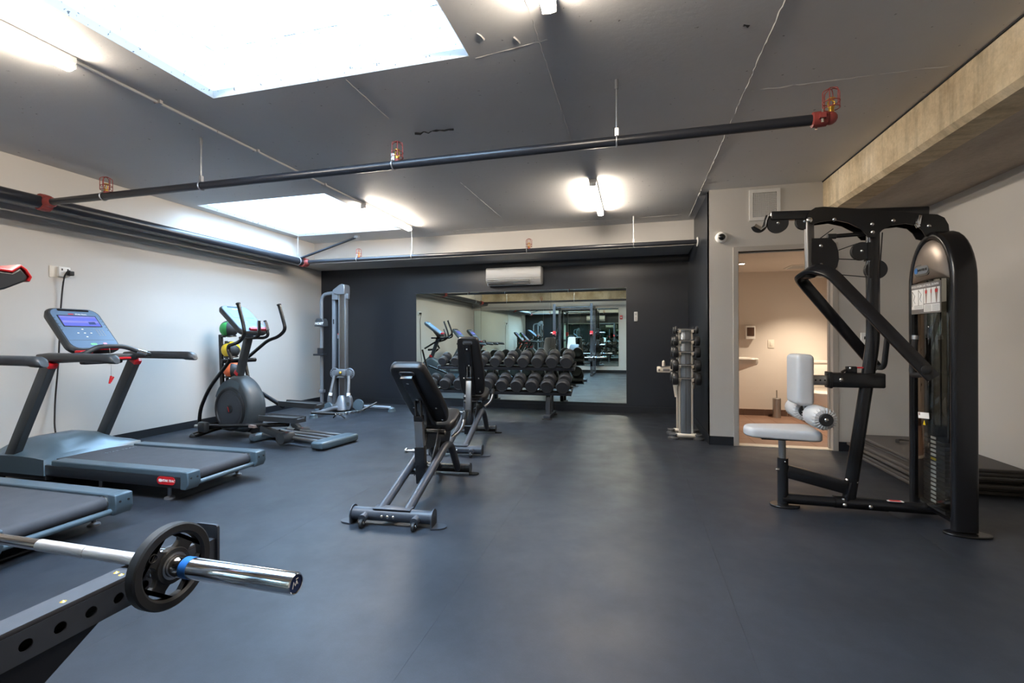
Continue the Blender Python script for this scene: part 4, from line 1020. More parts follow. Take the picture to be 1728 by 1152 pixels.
# ================================================================== adjustable benches
def make_bench(name, loc, rz, ang, label, padmat='black_vinyl'):
    """local frame: +y from the wheeled foot to the seat; ang = back angle from vertical"""
    r = thing(name, (0, 0, 0), label, 'bench', 'adjustable benches')
    fr_ = 'charcoal_frame'
    MB().tube([(-0.265, 0, 0.060), (0.265, 0, 0.060)], 0.041, 20).build('front_foot_bar', fr_, r)
    for s in (-1, 1):
        m = MB(); m.lathe([(0.052, -0.004), (0.052, 0.004)], (s * 0.268, 0, 0.060), (1, 0, 0), 24); m.b2((s * 0.264, -0.05, 0.004), (s * 0.272, 0.05, 0.06))
        n = 14; tg = [(s * 0.266, -0.05), (s * 0.30, -0.042)] + [(s * 0.30 + s * 0.052 * math.sin(PI * k / n), -0.042 * math.cos(PI * k / n)) for k in range(1, n)] + [(s * 0.30, 0.042), (s * 0.266, 0.05)]
        m.prism([(x, y, 0.002) for x, y in tg], (0, 0, 0.008)); m.build('foot_end', fr_, r)
        w = MB(); w.tube([(s * 0.17, -0.01, 0.060), (s * 0.17, -0.075, 0.052)], 0.026, 14); w.build('wheel_housing', fr_, r)
        MB().lathe([(0.018, -0.012), (0.026, -0.009), (0.026, 0.009), (0.018, 0.012)], (s * 0.17, -0.082, 0.0265), (1, 0, 0), 18).build('wheel', 'black_rubber', r)
        MB().bolt((s * 0.17 + 0.014, -0.082, 0.03), (1, 0, 0), 0.010, 0.006).build('wheel_bolt', 'bolt', r)
        t = fillet([(s * 0.088, 0.0, 0.075), (s * 0.088, 0.80, 0.325), (s * 0.088, 0.92, 0.30), (s * 0.088, 1.12, 0.05)], [0.09, 0.09], 6)
        MB().tube(t, 0.030, 16).build('frame_tube', fr_, r)
    b = MB()
    for k in (-1, 0, 1): b.bolt((k * 0.038 - 0.02, -0.041, 0.06), (0, -1, 0), 0.010, 0.007)
    b.build('foot_bolt', 'bolt', r)
    MB().b2((-0.125, -0.03, 0.098), (0.125, 0.04, 0.106), 0.003).build('foot_plate', fr_, r)
    MB().tube([(-0.19, 1.14, 0.05), (0.19, 1.14, 0.05)], 0.036, 18).build('rear_foot_bar', 'black_frame', r)
    for s in (-1, 1):
        m = MB(); m.lathe([(0.047, -0.004), (0.047, 0.004)], (s * 0.193, 1.14, 0.05), (1, 0, 0), 22); n = 12
        m.prism([(s * 0.19, 1.10, 0.002), (s * 0.22, 1.10, 0.002)] + [(s * 0.22 + s * 0.05 * math.sin(PI * k / n), 1.14 - 0.04 * math.cos(PI * k / n), 0.002) for k in range(1, n)] + [(s * 0.22, 1.18, 0.002), (s * 0.19, 1.18, 0.002)], (0, 0, 0.008)); m.build('foot_end', 'black_frame', r)
    # pivot block
    piv = V((0, 0.74, 0.455))
    for s in (-1, 1):
        m = MB(); m.prism([(s * 0.055, 0.50, 0.16), (s * 0.055, 0.62, 0.22), (s * 0.055, 0.72, 0.36), (s * 0.055, 0.79, 0.47), (s * 0.055, 0.70, 0.47), (s * 0.055, 0.63, 0.36), (s * 0.055, 0.52, 0.24)], (s * 0.008, 0, 0)); m.build('side_bracket', 'black_frame', r)
        m = MB(); m.prism([(s * 0.052, 0.70, 0.30), (s * 0.052, 0.95, 0.28), (s * 0.052, 1.02, 0.40), (s * 0.052, 0.78, 0.44)], (s * 0.008, 0, 0)); m.build('seat_bracket', 'black_frame', r)
    MB().cyl((-0.10, 0.74, 0.44), (0.10, 0.74, 0.44), 0.020, 14).cyl((-0.10, 0.50, 0.195), (0.10, 0.50, 0.195), 0.026, 16).build('pivot_axle', 'black_frame', r)
    b = MB()
    for s in (-1, 1): b.bolt((s * 0.10, 0.74, 0.44), (s, 0, 0), 0.020, 0.008); b.bolt((s * 0.10, 0.50, 0.195), (s, 0, 0), 0.026, 0.008)
    b.build('axle_cap', 'bolt', r)
    # backrest
    ca, sa = math.cos(ang), math.sin(ang)
    d = V((0, -sa, ca)); nb = V((0, ca, sa))        # along the pad, towards the sitter
    o = V((0, 0.74, 0.51))
    L = 0.72
    def slab(poly, off, t, rr):
        loops = []
        cx = 0; cy = sum(q[1] for q in poly) / len(poly)
        prof = [(0.0, rr * 0.6), (rr * 0.3, rr * 0.15), (rr * 0.8, 0), (t - rr, 0), (t - rr * 0.4, rr * 0.25), (t, rr)]
        for h, ins in prof:
            l = []
            for x, y in poly:
                dd = V((x - cx, y - cy)); k = 1 - ins / max(dd.length, 0.04); l.append((cx + dd.x * k, cy + dd.y * k, off + h))
            loops.append(l)
        return loops
    outline = rpoly([(-0.12, 0.0), (0.12, 0.0), (0.145, 0.10), (0.150, 0.32), (0.118, L), (-0.118, L), (-0.150, 0.32), (-0.145, 0.10)], 0.05, 5)
    lp = [[o + V((x, 0, 0)) + d * y + nb * h for x, y, h in l] for l in slab(outline, 0.0, 0.075, 0.03)]
    loops_mesh(lp).build('backrest', padmat, r)
    # spine behind the pad, with a grab slot near the top
    m = MB(); m.beam(o + d * 0.02 - nb * 0.022, o + d * 0.66 - nb * 0.022, 0.085, 0.044, nb, 0.004); sp = m.build('backrest_spine', 'black_frame', r)
    m = MB(); m.prism([o + V((a, 0, 0)) + d * (0.665 + b_) - nb * 0.004 for a, b_ in rrect2(0.11, 0.042, 0.02, 5)], nb * -0.004); m.build('grab_slot', 'silver_paint', sp)
    b = MB()
    for x, y in ((-0.005, 0.60), (0.0, 0.40)): b.bolt(o + V((x, 0, 0)) + d * y - nb * 0.044, -nb, 0.010, 0.005)
    for x, y in ((0.085, 0.22), (-0.085, 0.22), (0.09, 0.05)): b.bolt(o + V((x, 0, 0)) + d * y - nb * 0.002, -nb, 0.010, 0.005)
    b.build('pad_bolt', 'bolt', r)
    # prop strut: sleeve, inner bar, clevis
    q0 = V((0, 0.50, 0.13)); q1 = o + d * 0.36 - nb * 0.05
    t = (q1 - q0).normalized(); Ls = (q1 - q0).length; sd = t.cross(V((1, 0, 0))).normalized()
    MB().beam(q0 - t * 0.02, q0 + t * 0.26, 0.075, 0.055, sd, 0.006).build('strut_sleeve', 'black_frame', r)
    MB().beam(q0 + t * 0.22, q1 - t * 0.10, 0.062, 0.042, sd, 0.004).build('strut_bar', 'satin_steel', r)
    MB().beam(q1 - t * 0.13, q1 - t * 0.09, 0.066, 0.046, sd, 0.004).build('strut_cap', 'black_frame', r)
    m = MB()
    for s in (-1, 1): m.beam(q1 - t * 0.10 + V((s * 0.02, 0, 0)), q1 + t * 0.03 + V((s * 0.02, 0, 0)), 0.008, 0.03, sd)
    m.build('clevis', 'dark_steel', r)
    m = MB(); pk = q0 + t * 0.22; m.cyl(pk + V((-0.035, 0, 0)), pk + V((-0.11, 0, 0)), 0.009, 10); m.cyl(pk + V((-0.105, 0, 0)), pk + V((-0.115, 0, 0)), 0.02, 16); m.cyl(pk + V((-0.035, 0, 0)), pk + V((-0.06, 0, 0)), 0.016, 12); m.build('pull_pin', 'satin_steel', r)
    MB().lathe([(0.028, 0), (0.028, 0.008), (0.0, 0.012)], q0 - t * 0.028, -t, 16).build('strut_bolt', 'bolt', r)
    # seat
    ts_ = math.radians(14); d2 = V((0, math.cos(ts_), math.sin(ts_))); n2 = V((0, -math.sin(ts_), math.cos(ts_))); o2 = V((0, 0.775, 0.425))
    so = rpoly([(-0.13, 0.0), (0.13, 0.0), (0.15, 0.12), (0.14, 0.28), (0.10, 0.36), (-0.10, 0.36), (-0.14, 0.28), (-0.15, 0.12)], 0.05, 5)
    lp = [[o2 + V((x, 0, 0)) + d2 * y + n2 * h for x, y, h in l] for l in slab(so, 0.0, 0.075, 0.03)]
    loops_mesh(lp).build('seat', padmat, r)
    MB().tube(fillet([(0.10, 0.92, 0.36), (0.17, 0.96, 0.42), (0.185, 1.0, 0.52)], 0.05), 0.017, 12).build('seat_handle', 'satin_steel', r)
    MB().tube([(0.182, 0.985, 0.50), (0.187, 1.005, 0.56)], 0.021, 12).build('handle_grip', 'black_rubber', r)
    r.location = loc; r.rotation_euler = (0, 0, rz)
    return r
make_bench('weight_bench', (-1.475, 2.66, 0), math.radians(4.5), math.radians(50), 'black adjustable weight bench with its back reclined halfway, standing in the middle of the floor')
make_bench('weight_bench', (-1.735, 4.40, 0), math.radians(6), math.radians(22), 'black adjustable weight bench with its back set nearly upright, beside the dumbbell rack')
make_bench('weight_bench', (-1.95, -0.62, 0), math.radians(0), math.radians(15), 'adjustable bench with a grey upright back standing inside the squat rack', 'grey_vinyl')
# ================================================================== treadmills
M('screen_blue', (60, 70, 140), 0.15, emit=((0.10, 0.12, 0.42), 0.5)); M('screen_light', (96, 98, 160), 0.15, emit=((0.2, 0.2, 0.45), 0.3)); M('green_button', (120, 200, 145), 0.4); M('pink_button', (225, 150, 170), 0.4)
def console_slab(par, tl, tr_, bl, br, depth, face_mat, body_mat, r=0.05, inset=0.024):
    """tl..br face corners (as the user sees them); returns local mapper"""
    tl, tr_, bl, br = V(tl), V(tr_), V(bl), V(br)
    o = (tl + tr_ + bl + br) / 4; ex = ((tr_ - tl) + (br - bl)) / 2; ey = ((tl - bl) + (tr_ - br)) / 2
    w, h = ex.length, ey.length; ex.normalize(); ey.normalize(); nz = ex.cross(ey).normalized()
    def P(x, y, z=0.0): return o + ex * x + ey * y + nz * z
    loops = []
    for z, ins in ((-depth, 0.035), (-depth * 0.8, 0.008), (-depth * 0.35, 0.0), (-0.012, 0.004), (0.0, 0.014)):
        loops.append([P(x, y, z) for x, y in rrect2(w - 2 * ins, h - 2 * ins, r, 5)])
    body = loops_mesh(loops).build('console', body_mat, par)
    MB().prism([P(x, y, -0.002) for x, y in rrect2(w - 2 * inset, h - 2 * inset, r - 0.012, 5)], nz * 0.004).build('face_plate', face_mat, body)
    return P, w, h, nz, body, ex, ey
def rect_on(P, x, y, w, h, z, t, name, mat, par, r=0.0):
    pts = rrect2(w, h, r, 4) if r else [(-w / 2, -h / 2), (w / 2, -h / 2), (w / 2, h / 2), (-w / 2, h / 2)]
    m = MB(); n = (P(0, 0, 1) - P(0, 0, 0)); m.prism([P(x + a, y + b, z) for a, b in pts], n * t); return m.build(name, mat, par, smooth=30)
def fill_console(P, w, h, body, ex, ey, nz, small=False):
    rect_on(P, 0, h * 0.425, w * 0.58, 0.018, 0.002, 0.003, 'fan_slot', 'black_gloss', body, 0.008)
    rect_on(P, -w * 0.09, h * 0.335, w * 0.10, 0.010, 0.002, 0.0012, 'logo_mark', 'red_plastic', body, 0.004)
    text('STAR TRAC', 0.017, P(w * 0.10, h * 0.335, 0.0028), ex, ey, 'console_lettering', 'white_print', body, 0.0005, bold=0.0004)
    rect_on(P, 0, h * 0.17, w * 0.72, h * 0.27, 0.002, 0.002, 'screen_bezel', 'ink', body, 0.004)
    rect_on(P, 0, h * 0.17, w * 0.68, h * 0.235, 0.004, 0.001, 'screen', 'screen_blue', body)
    rect_on(P, 0, h * 0.265, w * 0.66, h * 0.03, 0.005, 0.0006, 'screen_bar', 'screen_light', body)
    rect_on(P, 0, h * 0.15, w * 0.66, h * 0.05, 0.005, 0.0006, 'screen_picture', 'screen_light', body)
    rect_on(P, w * 0.2, h * 0.12, w * 0.13, h * 0.06, 0.0056, 0.0006, 'screen_window', 'navy', body)
    for a, b in ((0, 0.055), (0.07, 0), (-0.07, 0), (0, -0.055), (0, 0)):
        rect_on(P, -w * 0.06 + a * 0.7, -h * 0.11 + b * 0.8, 0.016, 0.009, 0.002, 0.0012, 'button', 'white_print', body, 0.004)
    for s in (-1, 1):
        for k in range(5): rect_on(P, s * w * 0.43, h * (0.24 - 0.07 * k), 0.014, 0.010, 0.002, 0.001, 'side_button', 'blue_grey_plastic', body, 0.004)
    for i in range(3):
        for j in range(4): rect_on(P, w * 0.2 + i * 0.022, -h * 0.04 - j * 0.020, 0.014, 0.012, 0.002, 0.0008, 'keypad_key', 'silver_paint', body, 0.003)
    rect_on(P, 0, -h * 0.275, w * 0.86, 0.004, 0.002, 0.0006, 'panel_line', 'blue_grey_plastic', body)
    rect_on(P, -w * 0.03, -h * 0.37, 0.05, 0.022, 0.002, 0.002, 'start_button', 'green_button', body, 0.01)
    rect_on(P, w * 0.19, -h * 0.36, 0.03, 0.02, 0.002, 0.002, 'stop_button', 'pink_button', body, 0.009)
TY0, TY1, TXE = 2.635, 3.36, -3.09
TC = (TY0 + TY1) / 2
def make_treadmill(label):
    r = thing('treadmill', (-4.15, TC, 0), label, 'treadmill', 'treadmills facing the pale wall')
    XF = -5.28
    ZT, ZBm = 0.222, 0.105
    for s, y0, y1 in ((-1, TY0, TY0 + 0.10), (1, TY1 - 0.10, TY1)):
        m = MB(); m.prism([(TXE + 0.0, y0, ZT), (TXE, y1, ZT), (TXE, y1, ZT - 0.045), (TXE, y0, ZT - 0.045)], (-1.35, 0, 0)); m.build('side_rail', 'blue_grey_plastic', r, bev=0.008)
        yo = y0 if s < 0 else y1
        MB().b2((TXE - 2.05, min(yo, yo - s * 0.03), ZBm - 0.005), (TXE - 0.04, max(yo, yo - s * 0.03), ZT - 0.04), 0.004).build('side_skirt', 'base_black', r)
        ec = MB(); ec.prism([(TXE - 0.06, y0 - 0.002, ZT + 0.002), (TXE + 0.008, y0 - 0.002, ZT - 0.004), (TXE + 0.014, y0 - 0.002, ZBm + 0.03), (TXE - 0.01, y0 - 0.002, ZBm - 0.012), (TXE - 0.06, y0 - 0.002, ZBm - 0.012)], (0, 0.104, 0)); e = ec.build('end_cap', 'blue_grey_plastic', r, bev=0.006)
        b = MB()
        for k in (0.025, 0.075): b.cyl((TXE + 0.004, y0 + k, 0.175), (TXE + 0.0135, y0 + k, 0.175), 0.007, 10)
        b.build('screw_hole_shade', 'black_rubber', e)  # dark discs give the shaded look of screw recesses, nothing is cut
    # belt, deck, roller
    ya_, yb2 = TY0 + 0.105, TY1 - 0.105
    m = MB(); rr = 0.042
    bt = [(-4.62, 0.205), (TXE - 0.09, 0.205)] + [(TXE - 0.09 + rr * math.sin(t), 0.205 - rr + rr * math.cos(t)) for t in [PI * k / 10 for k in range(1, 11)]] + [(-4.62, 0.205 - 2 * rr)]
    m.prism([(x, ya_, z) for x, z in bt], (0, yb2 - ya_, 0)); m.build('belt', 'belt', r)
    for y in (ya_ - 0.012, yb2 - 0.002): MB().lathe([(0.045, 0), (0.045, 0.014)], (TXE - 0.09, y, 0.205 - rr), (0, 1, 0), 20).build('roller_end', 'satin_steel', r)
    MB().b2((-4.6, ya_ - 0.01, 0.10), (TXE - 0.15, yb2 + 0.01, 0.16)).build('deck', 'ink', r)
    MB().tube([(TXE - 0.03, ya_ - 0.05, 0.118), (TXE - 0.03, yb2 + 0.05, 0.118)], 0.018, 12).build('rear_crossbar', 'blue_grey_plastic', r)
    # motor hood
    loops = []; n = 13
    for x, zc, zs in ((-5.30, 0.12, 0.12), (-5.27, 0.22, 0.16), (-5.20, 0.30, 0.21), (-5.0, 0.345, 0.235), (-4.78, 0.345, 0.24), (-4.62, 0.31, 0.235), (-4.50, 0.235, 0.225)):
        l = []
        for k in range(n):
            t = k / (n - 1); y = TY0 - 0.012 + (TY1 - TY0 + 0.024) * t; e = min(1, 3.2 * min(t, 1 - t)); e = e * e * (3 - 2 * e)
            l.append(V((x - 0.12 * (1 - (2 * t - 1) ** 2) * (1 if x > -4.7 else 0), y, zs + (zc - zs) * e)))
        l += [V((x, TY1 + 0.012, 0.10)), V((x, TY0 - 0.012, 0.10))]
        loops.append(l)
    loops_mesh(loops).build('motor_hood', 'blue_grey_plastic', r, smooth=50)
    MB().b2((-5.29, TY0 + 0.0, 0.06), (-4.5, TY1, 0.11), 0.01).build('hood_base', 'base_black', r)
    text('STAR TRAC', 0.05, (-4.36, TC + 0.10, 0.2058), (0, 1, 0), (-1, 0, 0), 'belt_lettering', 'silver_paint', r, 0.0004, shear=0.2)
    # brand badge on the near skirt
    bc = V((-3.275, TY0 - 0.002, 0.152)); m = MB(); m.prism([bc + V((a, 0, b)) for a, b in rrect2(0.165, 0.056, 0.027, 6)], (0, -0.003, 0)); bg_ = m.build('brand_badge', 'red_plastic', r)
    m = MB(); m.prism([bc + V((a - 0.052, -0.003, b)) for a, b in rrect2(0.030, 0.021, 0.008, 4)], (0, -0.001, 0)); m.build('badge_mark', 'white_print', bg_)
    text('STAR TRAC', 0.0225, bc + V((0.022, -0.0035, 0)), (1, 0, 0), (0, 0, 1), 'badge_lettering', 'white_print', bg_, 0.0006, shear=0.25, bold=0.0009)
    # feet
    for x, y in ((-3.32, TY0 + 0.06), (-3.32, TY1 - 0.06), (-4.0, TY0 + 0.06)):
        MB().cyl((x, y, 0.0), (x, y, 0.11), 0.013, 10).lathe([(0.035, 0), (0.033, 0.012), (0.012, 0.02), (0, 0.02)], (x, y, 0), (0, 0, 1), 18).build('levelling_foot', 'silver_paint', r)
    for y in (TY0 + 0.06, TY1 - 0.06): MB().lathe([(0.05, -0.02), (0.05, 0.02)], (-5.15, y, 0.05), (0, 1, 0), 18).build('transport_wheel', 'black_rubber', r)
    # uprights and handrails
    for s, y in ((-1, TY0 + 0.035), (1, TY1 - 0.035)):
        b0 = V((-4.985, y, 0.14)); b1 = V((-4.515, y, 0.975))
        MB().beam(b0, b1, 0.055, 0.10, (1, 0, 0), 0.008).build('upright', 'dark_blue_grey', r)
        MB().beam(b1 - (b1 - b0).normalized() * 0.012, b1 + (b1 - b0).normalized() * 0.03, 0.06, 0.106, (1, 0, 0), 0.006).build('upright_collar', 'red_plastic', r)
        hp = [(-4.62, y, 1.035), (-4.5, y, 1.035), (-3.92, y, 1.03), (-3.845, y, 1.02)]
        MB().sweep(hp, rrect2(0.075, 0.068, 0.026, 4), up=(0, 0, 1), scale=[0.7, 1, 1, 0.98]).build('handrail', 'dark_blue_grey', r)
        l = []
        for x, sc, dz in ((-3.90, 1.03, 0), (-3.845, 1.02, -0.002), (-3.815, 0.9, -0.008), (-3.80, 0.6, -0.012)): l.append([V((x + b_ * -0.3, y + a * sc, 1.027 + dz + b_ * sc)) for a, b_ in rrect2(0.078, 0.072, 0.028, 4)])
        loops_mesh(l).build('handrail_cap', 'dark_blue_grey', r)
    # console bridge, mast, console
    MB().b2((-4.62, TY0 + 0.03, 0.985), (-4.46, TY1 - 0.03, 1.045), 0.02).build('console_bridge', 'dark_blue_grey', r)
    MB().b2((-4.47, TC - 0.15, 0.965), (-4.40, TC + 0.15, 1.02), 0.012).build('accessory_tray', 'base_black', r)
    yl, yr = TC - 0.205, TC + 0.205
    P, w, h, nz, body, ex, ey = console_slab(r, (-4.80, yl, 1.455), (-4.80, yr, 1.455), (-4.465, yl, 1.085), (-4.465, yr, 1.085), 0.075, 'console_face', 'dark_blue_grey', 0.075)
    fill_console(P, w, h, body, ex, ey, nz)
    MB().beam(P(0, 0.0, -0.06), (-4.62, TC, 1.02), 0.12, 0.06, (1, 0, 0)).build('console_neck', 'dark_blue_grey', r)
    MB().b2((-4.47, yl + 0.02, 1.055), (-4.40, yl + 0.12, 1.085), 0.01).b2((-4.47, TC - 0.02, 1.085), (-4.38, TC + 0.1, 1.105), 0.008).build('bottle_tray', 'red_plastic', r)
    hb = fillet([(-4.48, yl - 0.03, 1.04), (-4.36, yl + 0.02, 1.05), (-4.33, yl + 0.10, 1.115), (-4.33, yr - 0.10, 1.115), (-4.30, yr + 0.02, 1.06), (-4.26, yr + 0.09, 1.035), (-4.42, TY1 - 0.07, 1.03)], 0.06, 6)
    MB().tube(hb, 0.020, 14).build('grab_bar', 'dark_blue_grey', r)
    MB().tube([hb[-8], hb[-12], hb[-14]], 0.0206, 14).build('pulse_sensor', 'chrome', r)
    MB().b2((-4.40, TC + 0.02, 1.0), (-4.36, TC + 0.19, 1.02), 0.004).build('tray_strip', 'red_plastic', r)
    MB().tube([(-4.32, TC - 0.02, 1.11), (-4.30, TC - 0.02, 1.0), (-4.30, TC - 0.02, 0.86)], 0.0015, 5).build('safety_cord', 'galvanised', r)
    m = MB(); m.beam((-4.30, TC - 0.02, 0.865), (-4.305, TC - 0.03, 0.80), 0.010, 0.013); m.beam((-4.30, TC, 0.855), (-4.305, TC - 0.022, 0.81), 0.010, 0.009); m.build('safety_clip', 'red_plastic', r)
    return r
tm = make_treadmill('grey blue treadmill with a lit blue screen, between the elliptical and the other treadmill')
tm2 = copy_tree(tm, None, (0.015, -1.115, 0), 'grey blue treadmill alongside the squat rack arm, farther from the elliptical')

# ================================================================== elliptical trainer
A9 = math.radians(-9)
e1 = V((math.cos(A9), math.sin(A9), 0)); e2 = V((-math.sin(A9), math.cos(A9), 0)); E0 = V((-3.19, 4.49, 0))
el = thing('elliptical_trainer', (-4.2, 4.65, 0), 'charcoal elliptical cross trainer with round flywheel housing and blue console', 'elliptical')
def EL(px, py, d): return PN(px, py, E0 + e2 * d, e2)
def EP(a, d, z): return E0 + e1 * a + e2 * d + V((0, 0, z))
# rear foot
m = MB(); l = []
for d, s in ((-0.28, 0.55), (-0.265, 0.85), (-0.23, 1), (0.23, 1), (0.265, 0.85), (0.28, 0.55)):
    l.append([EP(a * s, d, 0.048 + b_ * s) for a, b_ in rrect2(0.19, 0.085, 0.03, 4)])
loops_mesh(l).build('rear_foot', 'blue_grey_plastic', el)
m = MB()
for d in (-0.24, 0.24): m.cyl(EP(0, d, 0), EP(0, d, 0.02), 0.03, 14)
m.build('foot_pad', 'black_rubber', el)
for d in (-0.17, -0.06, 0.06, 0.17):
    MB().tube([EP(-0.92, d, 0.082), EP(-0.08, d, 0.07)], 0.020, 12).build('track_rail', 'satin_steel', el)
MB().beam(EP(-1.3, 0, 0.06), EP(-0.05, 0, 0.05), 0.07, 0.05).build('base_spine', 'black_frame', el)
m = MB(); l = []
for d, s in ((-0.28, 0.5), (-0.26, 0.95), (0.26, 0.95), (0.28, 0.5)): l.append([EP(-0.98 + a * s, d, 0.05 + b_ * s) for a, b_ in rrect2(0.11, 0.09, 0.03, 4)])
loops_mesh(l).build('middle_foot', 'blue_grey_plastic', el)
# front stabiliser
MB().tube(fillet([EL(326, 735, -0.33), EP(-1.78, -0.12, 0.09), EP(-1.78, 0.12, 0.09), EP(-1.84, 0.33, 0.045)], 0.1), 0.035, 12).build('front_stabiliser', 'black_frame', el)
p_ = EL(326, 736, -0.33)
MB().ball(p_, 0.042, 14).build('stabiliser_cap', 'dark_blue_grey', el)
MB().beam(EP(-1.80, 0, 0.09), EP(-0.9, 0, 0.07), 0.10, 0.06).build('front_spine', 'black_frame', el)
# flywheel housing
M('housing_grey', (66, 74, 80), 0.42); hc = EL(389, 690, -0.12); hc = hc + e2 * 0.12
HA = (hc - E0).dot(e1); HZ = hc.z
Rr = 0.245
l = []
for d, s in ((-0.125, 0.86), (-0.115, 0.93), (-0.085, 0.985), (-0.04, 1.0), (0.04, 1.0), (0.085, 0.985), (0.115, 0.93), (0.125, 0.86)):
    ring_ = []
    for k in range(40):
        t = 2 * PI * k / 40; x, z = math.cos(t), math.sin(t); rx, rz = 0.325, 0.345
        if z > 0: rz = 0.40 - 0.06 * abs(x)
        if x > 0: rx = 0.315
        if z < -0.80: z = -0.80
        ring_.append(EP(HA + x * rx * s + 0.02, d, HZ + z * rz * s))
    l.append(ring_)
loops_mesh(l).build('flywheel_housing', 'housing_grey', el, smooth=50)
fo = EP(HA, -0.128, HZ)
MB().ring(fo, e2, Rr, 0.02, 40, 8).build('housing_rim', 'base_black', el)
MB().lathe([(Rr + 0.012, -0.004), (Rr + 0.012, 0.006), (Rr - 0.05, 0.0), (Rr - 0.052, 0.004), (0, 0.008)], fo, -e2, 40).build('side_disc', 'charcoal_frame', el)
MB().lathe([(0.052, 0.004), (0.05, 0.014), (0.04, 0.018), (0, 0.018)], fo, -e2, 24).build('hub_cap', 'base_black', el)
m = MB(); m.beam(fo - e2 * 0.019 + V((0, 0, 0.03)) - e1 * 0.012, fo - e2 * 0.019 + V((0, 0, -0.03)) + e1 * 0.012, 0.004, 0.012, e2); m.build('hub_mark', 'red_plastic', el)
m = MB(); l = []
for s in (0.96, 1.0): l.append([EP(HA + 0.02 + (0.30 - i) * math.cos(t), -0.129 - 0.001 * s, HZ + 0.02 + (0.34 - i) * math.sin(t)) for i in (0.0,) for t in [PI * (0.33 + 0.55 * k / 10) for k in range(11)]] + [EP(HA + 0.02 + 0.265 * math.cos(t), -0.129 - 0.001 * s, HZ + 0.0 + 0.275 * math.sin(t)) for t in [PI * (0.88 - 0.55 * k / 10) for k in range(11)]])
loops_mesh(l).build('side_trim', 'blue_grey_plastic', el)
# mast
m0 = EL(402, 634, 0); m1 = EL(421, 562, 0)
MB().sweep([m0 - V((0, 0, 0.06)), m1], rrect2(0.075, 0.085, 0.015, 3)).build('mast', 'dark_blue_grey', el)
MB().sweep([m0 - V((0, 0, -0.02)), m0 + (m1 - m0) * 0.10], rrect2(0.08, 0.09, 0.015, 3)).build('mast_collar', 'red_plastic', el)
MB().lathe([(0.10, 0), (0.085, 0.04), (0.06, 0.06), (0, 0.06)], m0 - V((0, 0, 0.06)), (0, 0, 1), 20).build('mast_boot', 'base_black', el)
# console
def C3(px, py, d): return EL(px, py, d)
ctl = EL(370, 514, -0.17); cbl = EL(411, 560, -0.17)
at, ab = (ctl - E0).dot(e1), (cbl - E0).dot(e1)
P, w, h, nz, body, ex, ey = console_slab(el, EP(at, -0.19, ctl.z), EP(at, 0.19, ctl.z), EP(ab, -0.19, cbl.z), EP(ab, 0.19, cbl.z), 0.075, 'console_face', 'dark_blue_grey', 0.075)
rect_on(P, 0, h * 0.425, w * 0.5, 0.016, 0.002, 0.003, 'fan_slot', 'black_gloss', body, 0.007)
text('STAR TRAC', 0.02, P(0, h * 0.345, 0.0028), ex, ey, 'console_lettering', 'white_print', body, 0.0005, bold=0.0006)
rect_on(P, 0, h * 0.16, w * 0.72, h * 0.29, 0.002, 0.0012, 'screen_bezel', 'blue_grey_plastic', body, 0.004)
rect_on(P, 0, h * 0.16, w * 0.68, h * 0.26, 0.003, 0.001, 'screen', 'console_face', body, 0.004)
rect_on(P, w * 0.17, -h * 0.12, w * 0.28, h * 0.16, 0.002, 0.0012, 'keypad', 'blue_grey_plastic', body, 0.004)
for a, b_ in ((0, 0.05), (0.05, 0), (-0.05, 0), (0, -0.05)): rect_on(P, -w * 0.15 + a, -h * 0.12 + b_, 0.02, 0.012, 0.002, 0.0015, 'button', 'silver_paint', body, 0.005)
rect_on(P, 0.03, -h * 0.30, 0.05, 0.025, 0.002, 0.0015, 'start_button', 'green_button', body, 0.01)
rect_on(P, w * 0.12, -h * 0.42, w * 0.62, 0.035, 0.0, 0.03, 'bottle_tray', 'red_plastic', body, 0.008)
MB().beam(m1, P(0, -0.03, -0.05), 0.10, 0.08, (1, 0, 0)).build('console_neck', 'dark_blue_grey', el)
# moving handlebars
dn, df_ = -0.20, 0.20
nb_ = [EL(402, 513, dn), EL(411, 548, dn), EL(413, 565, dn), EL(404, 577, dn), EL(386, 583, dn), EL(385, 590, dn), EL(391, 607, dn)]
MB().tube(fillet(nb_, 0.07, 6), 0.021, 12).build('moving_handlebar', 'black_frame', el)
MB().cyl(nb_[0] - (nb_[1] - nb_[0]).normalized() * 0.012, nb_[0], 0.026, 14).build('grip_end', 'black_rubber', el)
nl = [EL(388, 608, dn), EL(352, 656, dn), EL(338, 690, dn), EL(336, 714, dn)]
MB().tube(fillet(nl, 0.15, 6), 0.021, 12).build('lower_link', 'black_frame', el)
fb_ = [EL(471, 515, df_), EL(478, 540, df_), EL(482, 556, df_), EL(470, 568, df_), EL(452, 574, df_), EL(418, 603, df_)]
MB().tube(fillet(fb_, 0.08, 6), 0.021, 12).build('moving_handlebar', 'black_frame', el)
MB().cyl(fb_[0] - (fb_[1] - fb_[0]).normalized() * 0.012, fb_[0], 0.026, 14).build('grip_end', 'black_rubber', el)
MB().tube(fillet([EL(413, 606, df_), EL(420, 645, df_), EL(428, 690, df_)], 0.1), 0.021, 12).build('lower_link', 'black_frame', el)
pvt = EL(403, 608, 0)
MB().cyl(pvt - e2 * 0.225, pvt + e2 * 0.225, 0.026, 16).build('pivot_axle', 'black_frame', el)
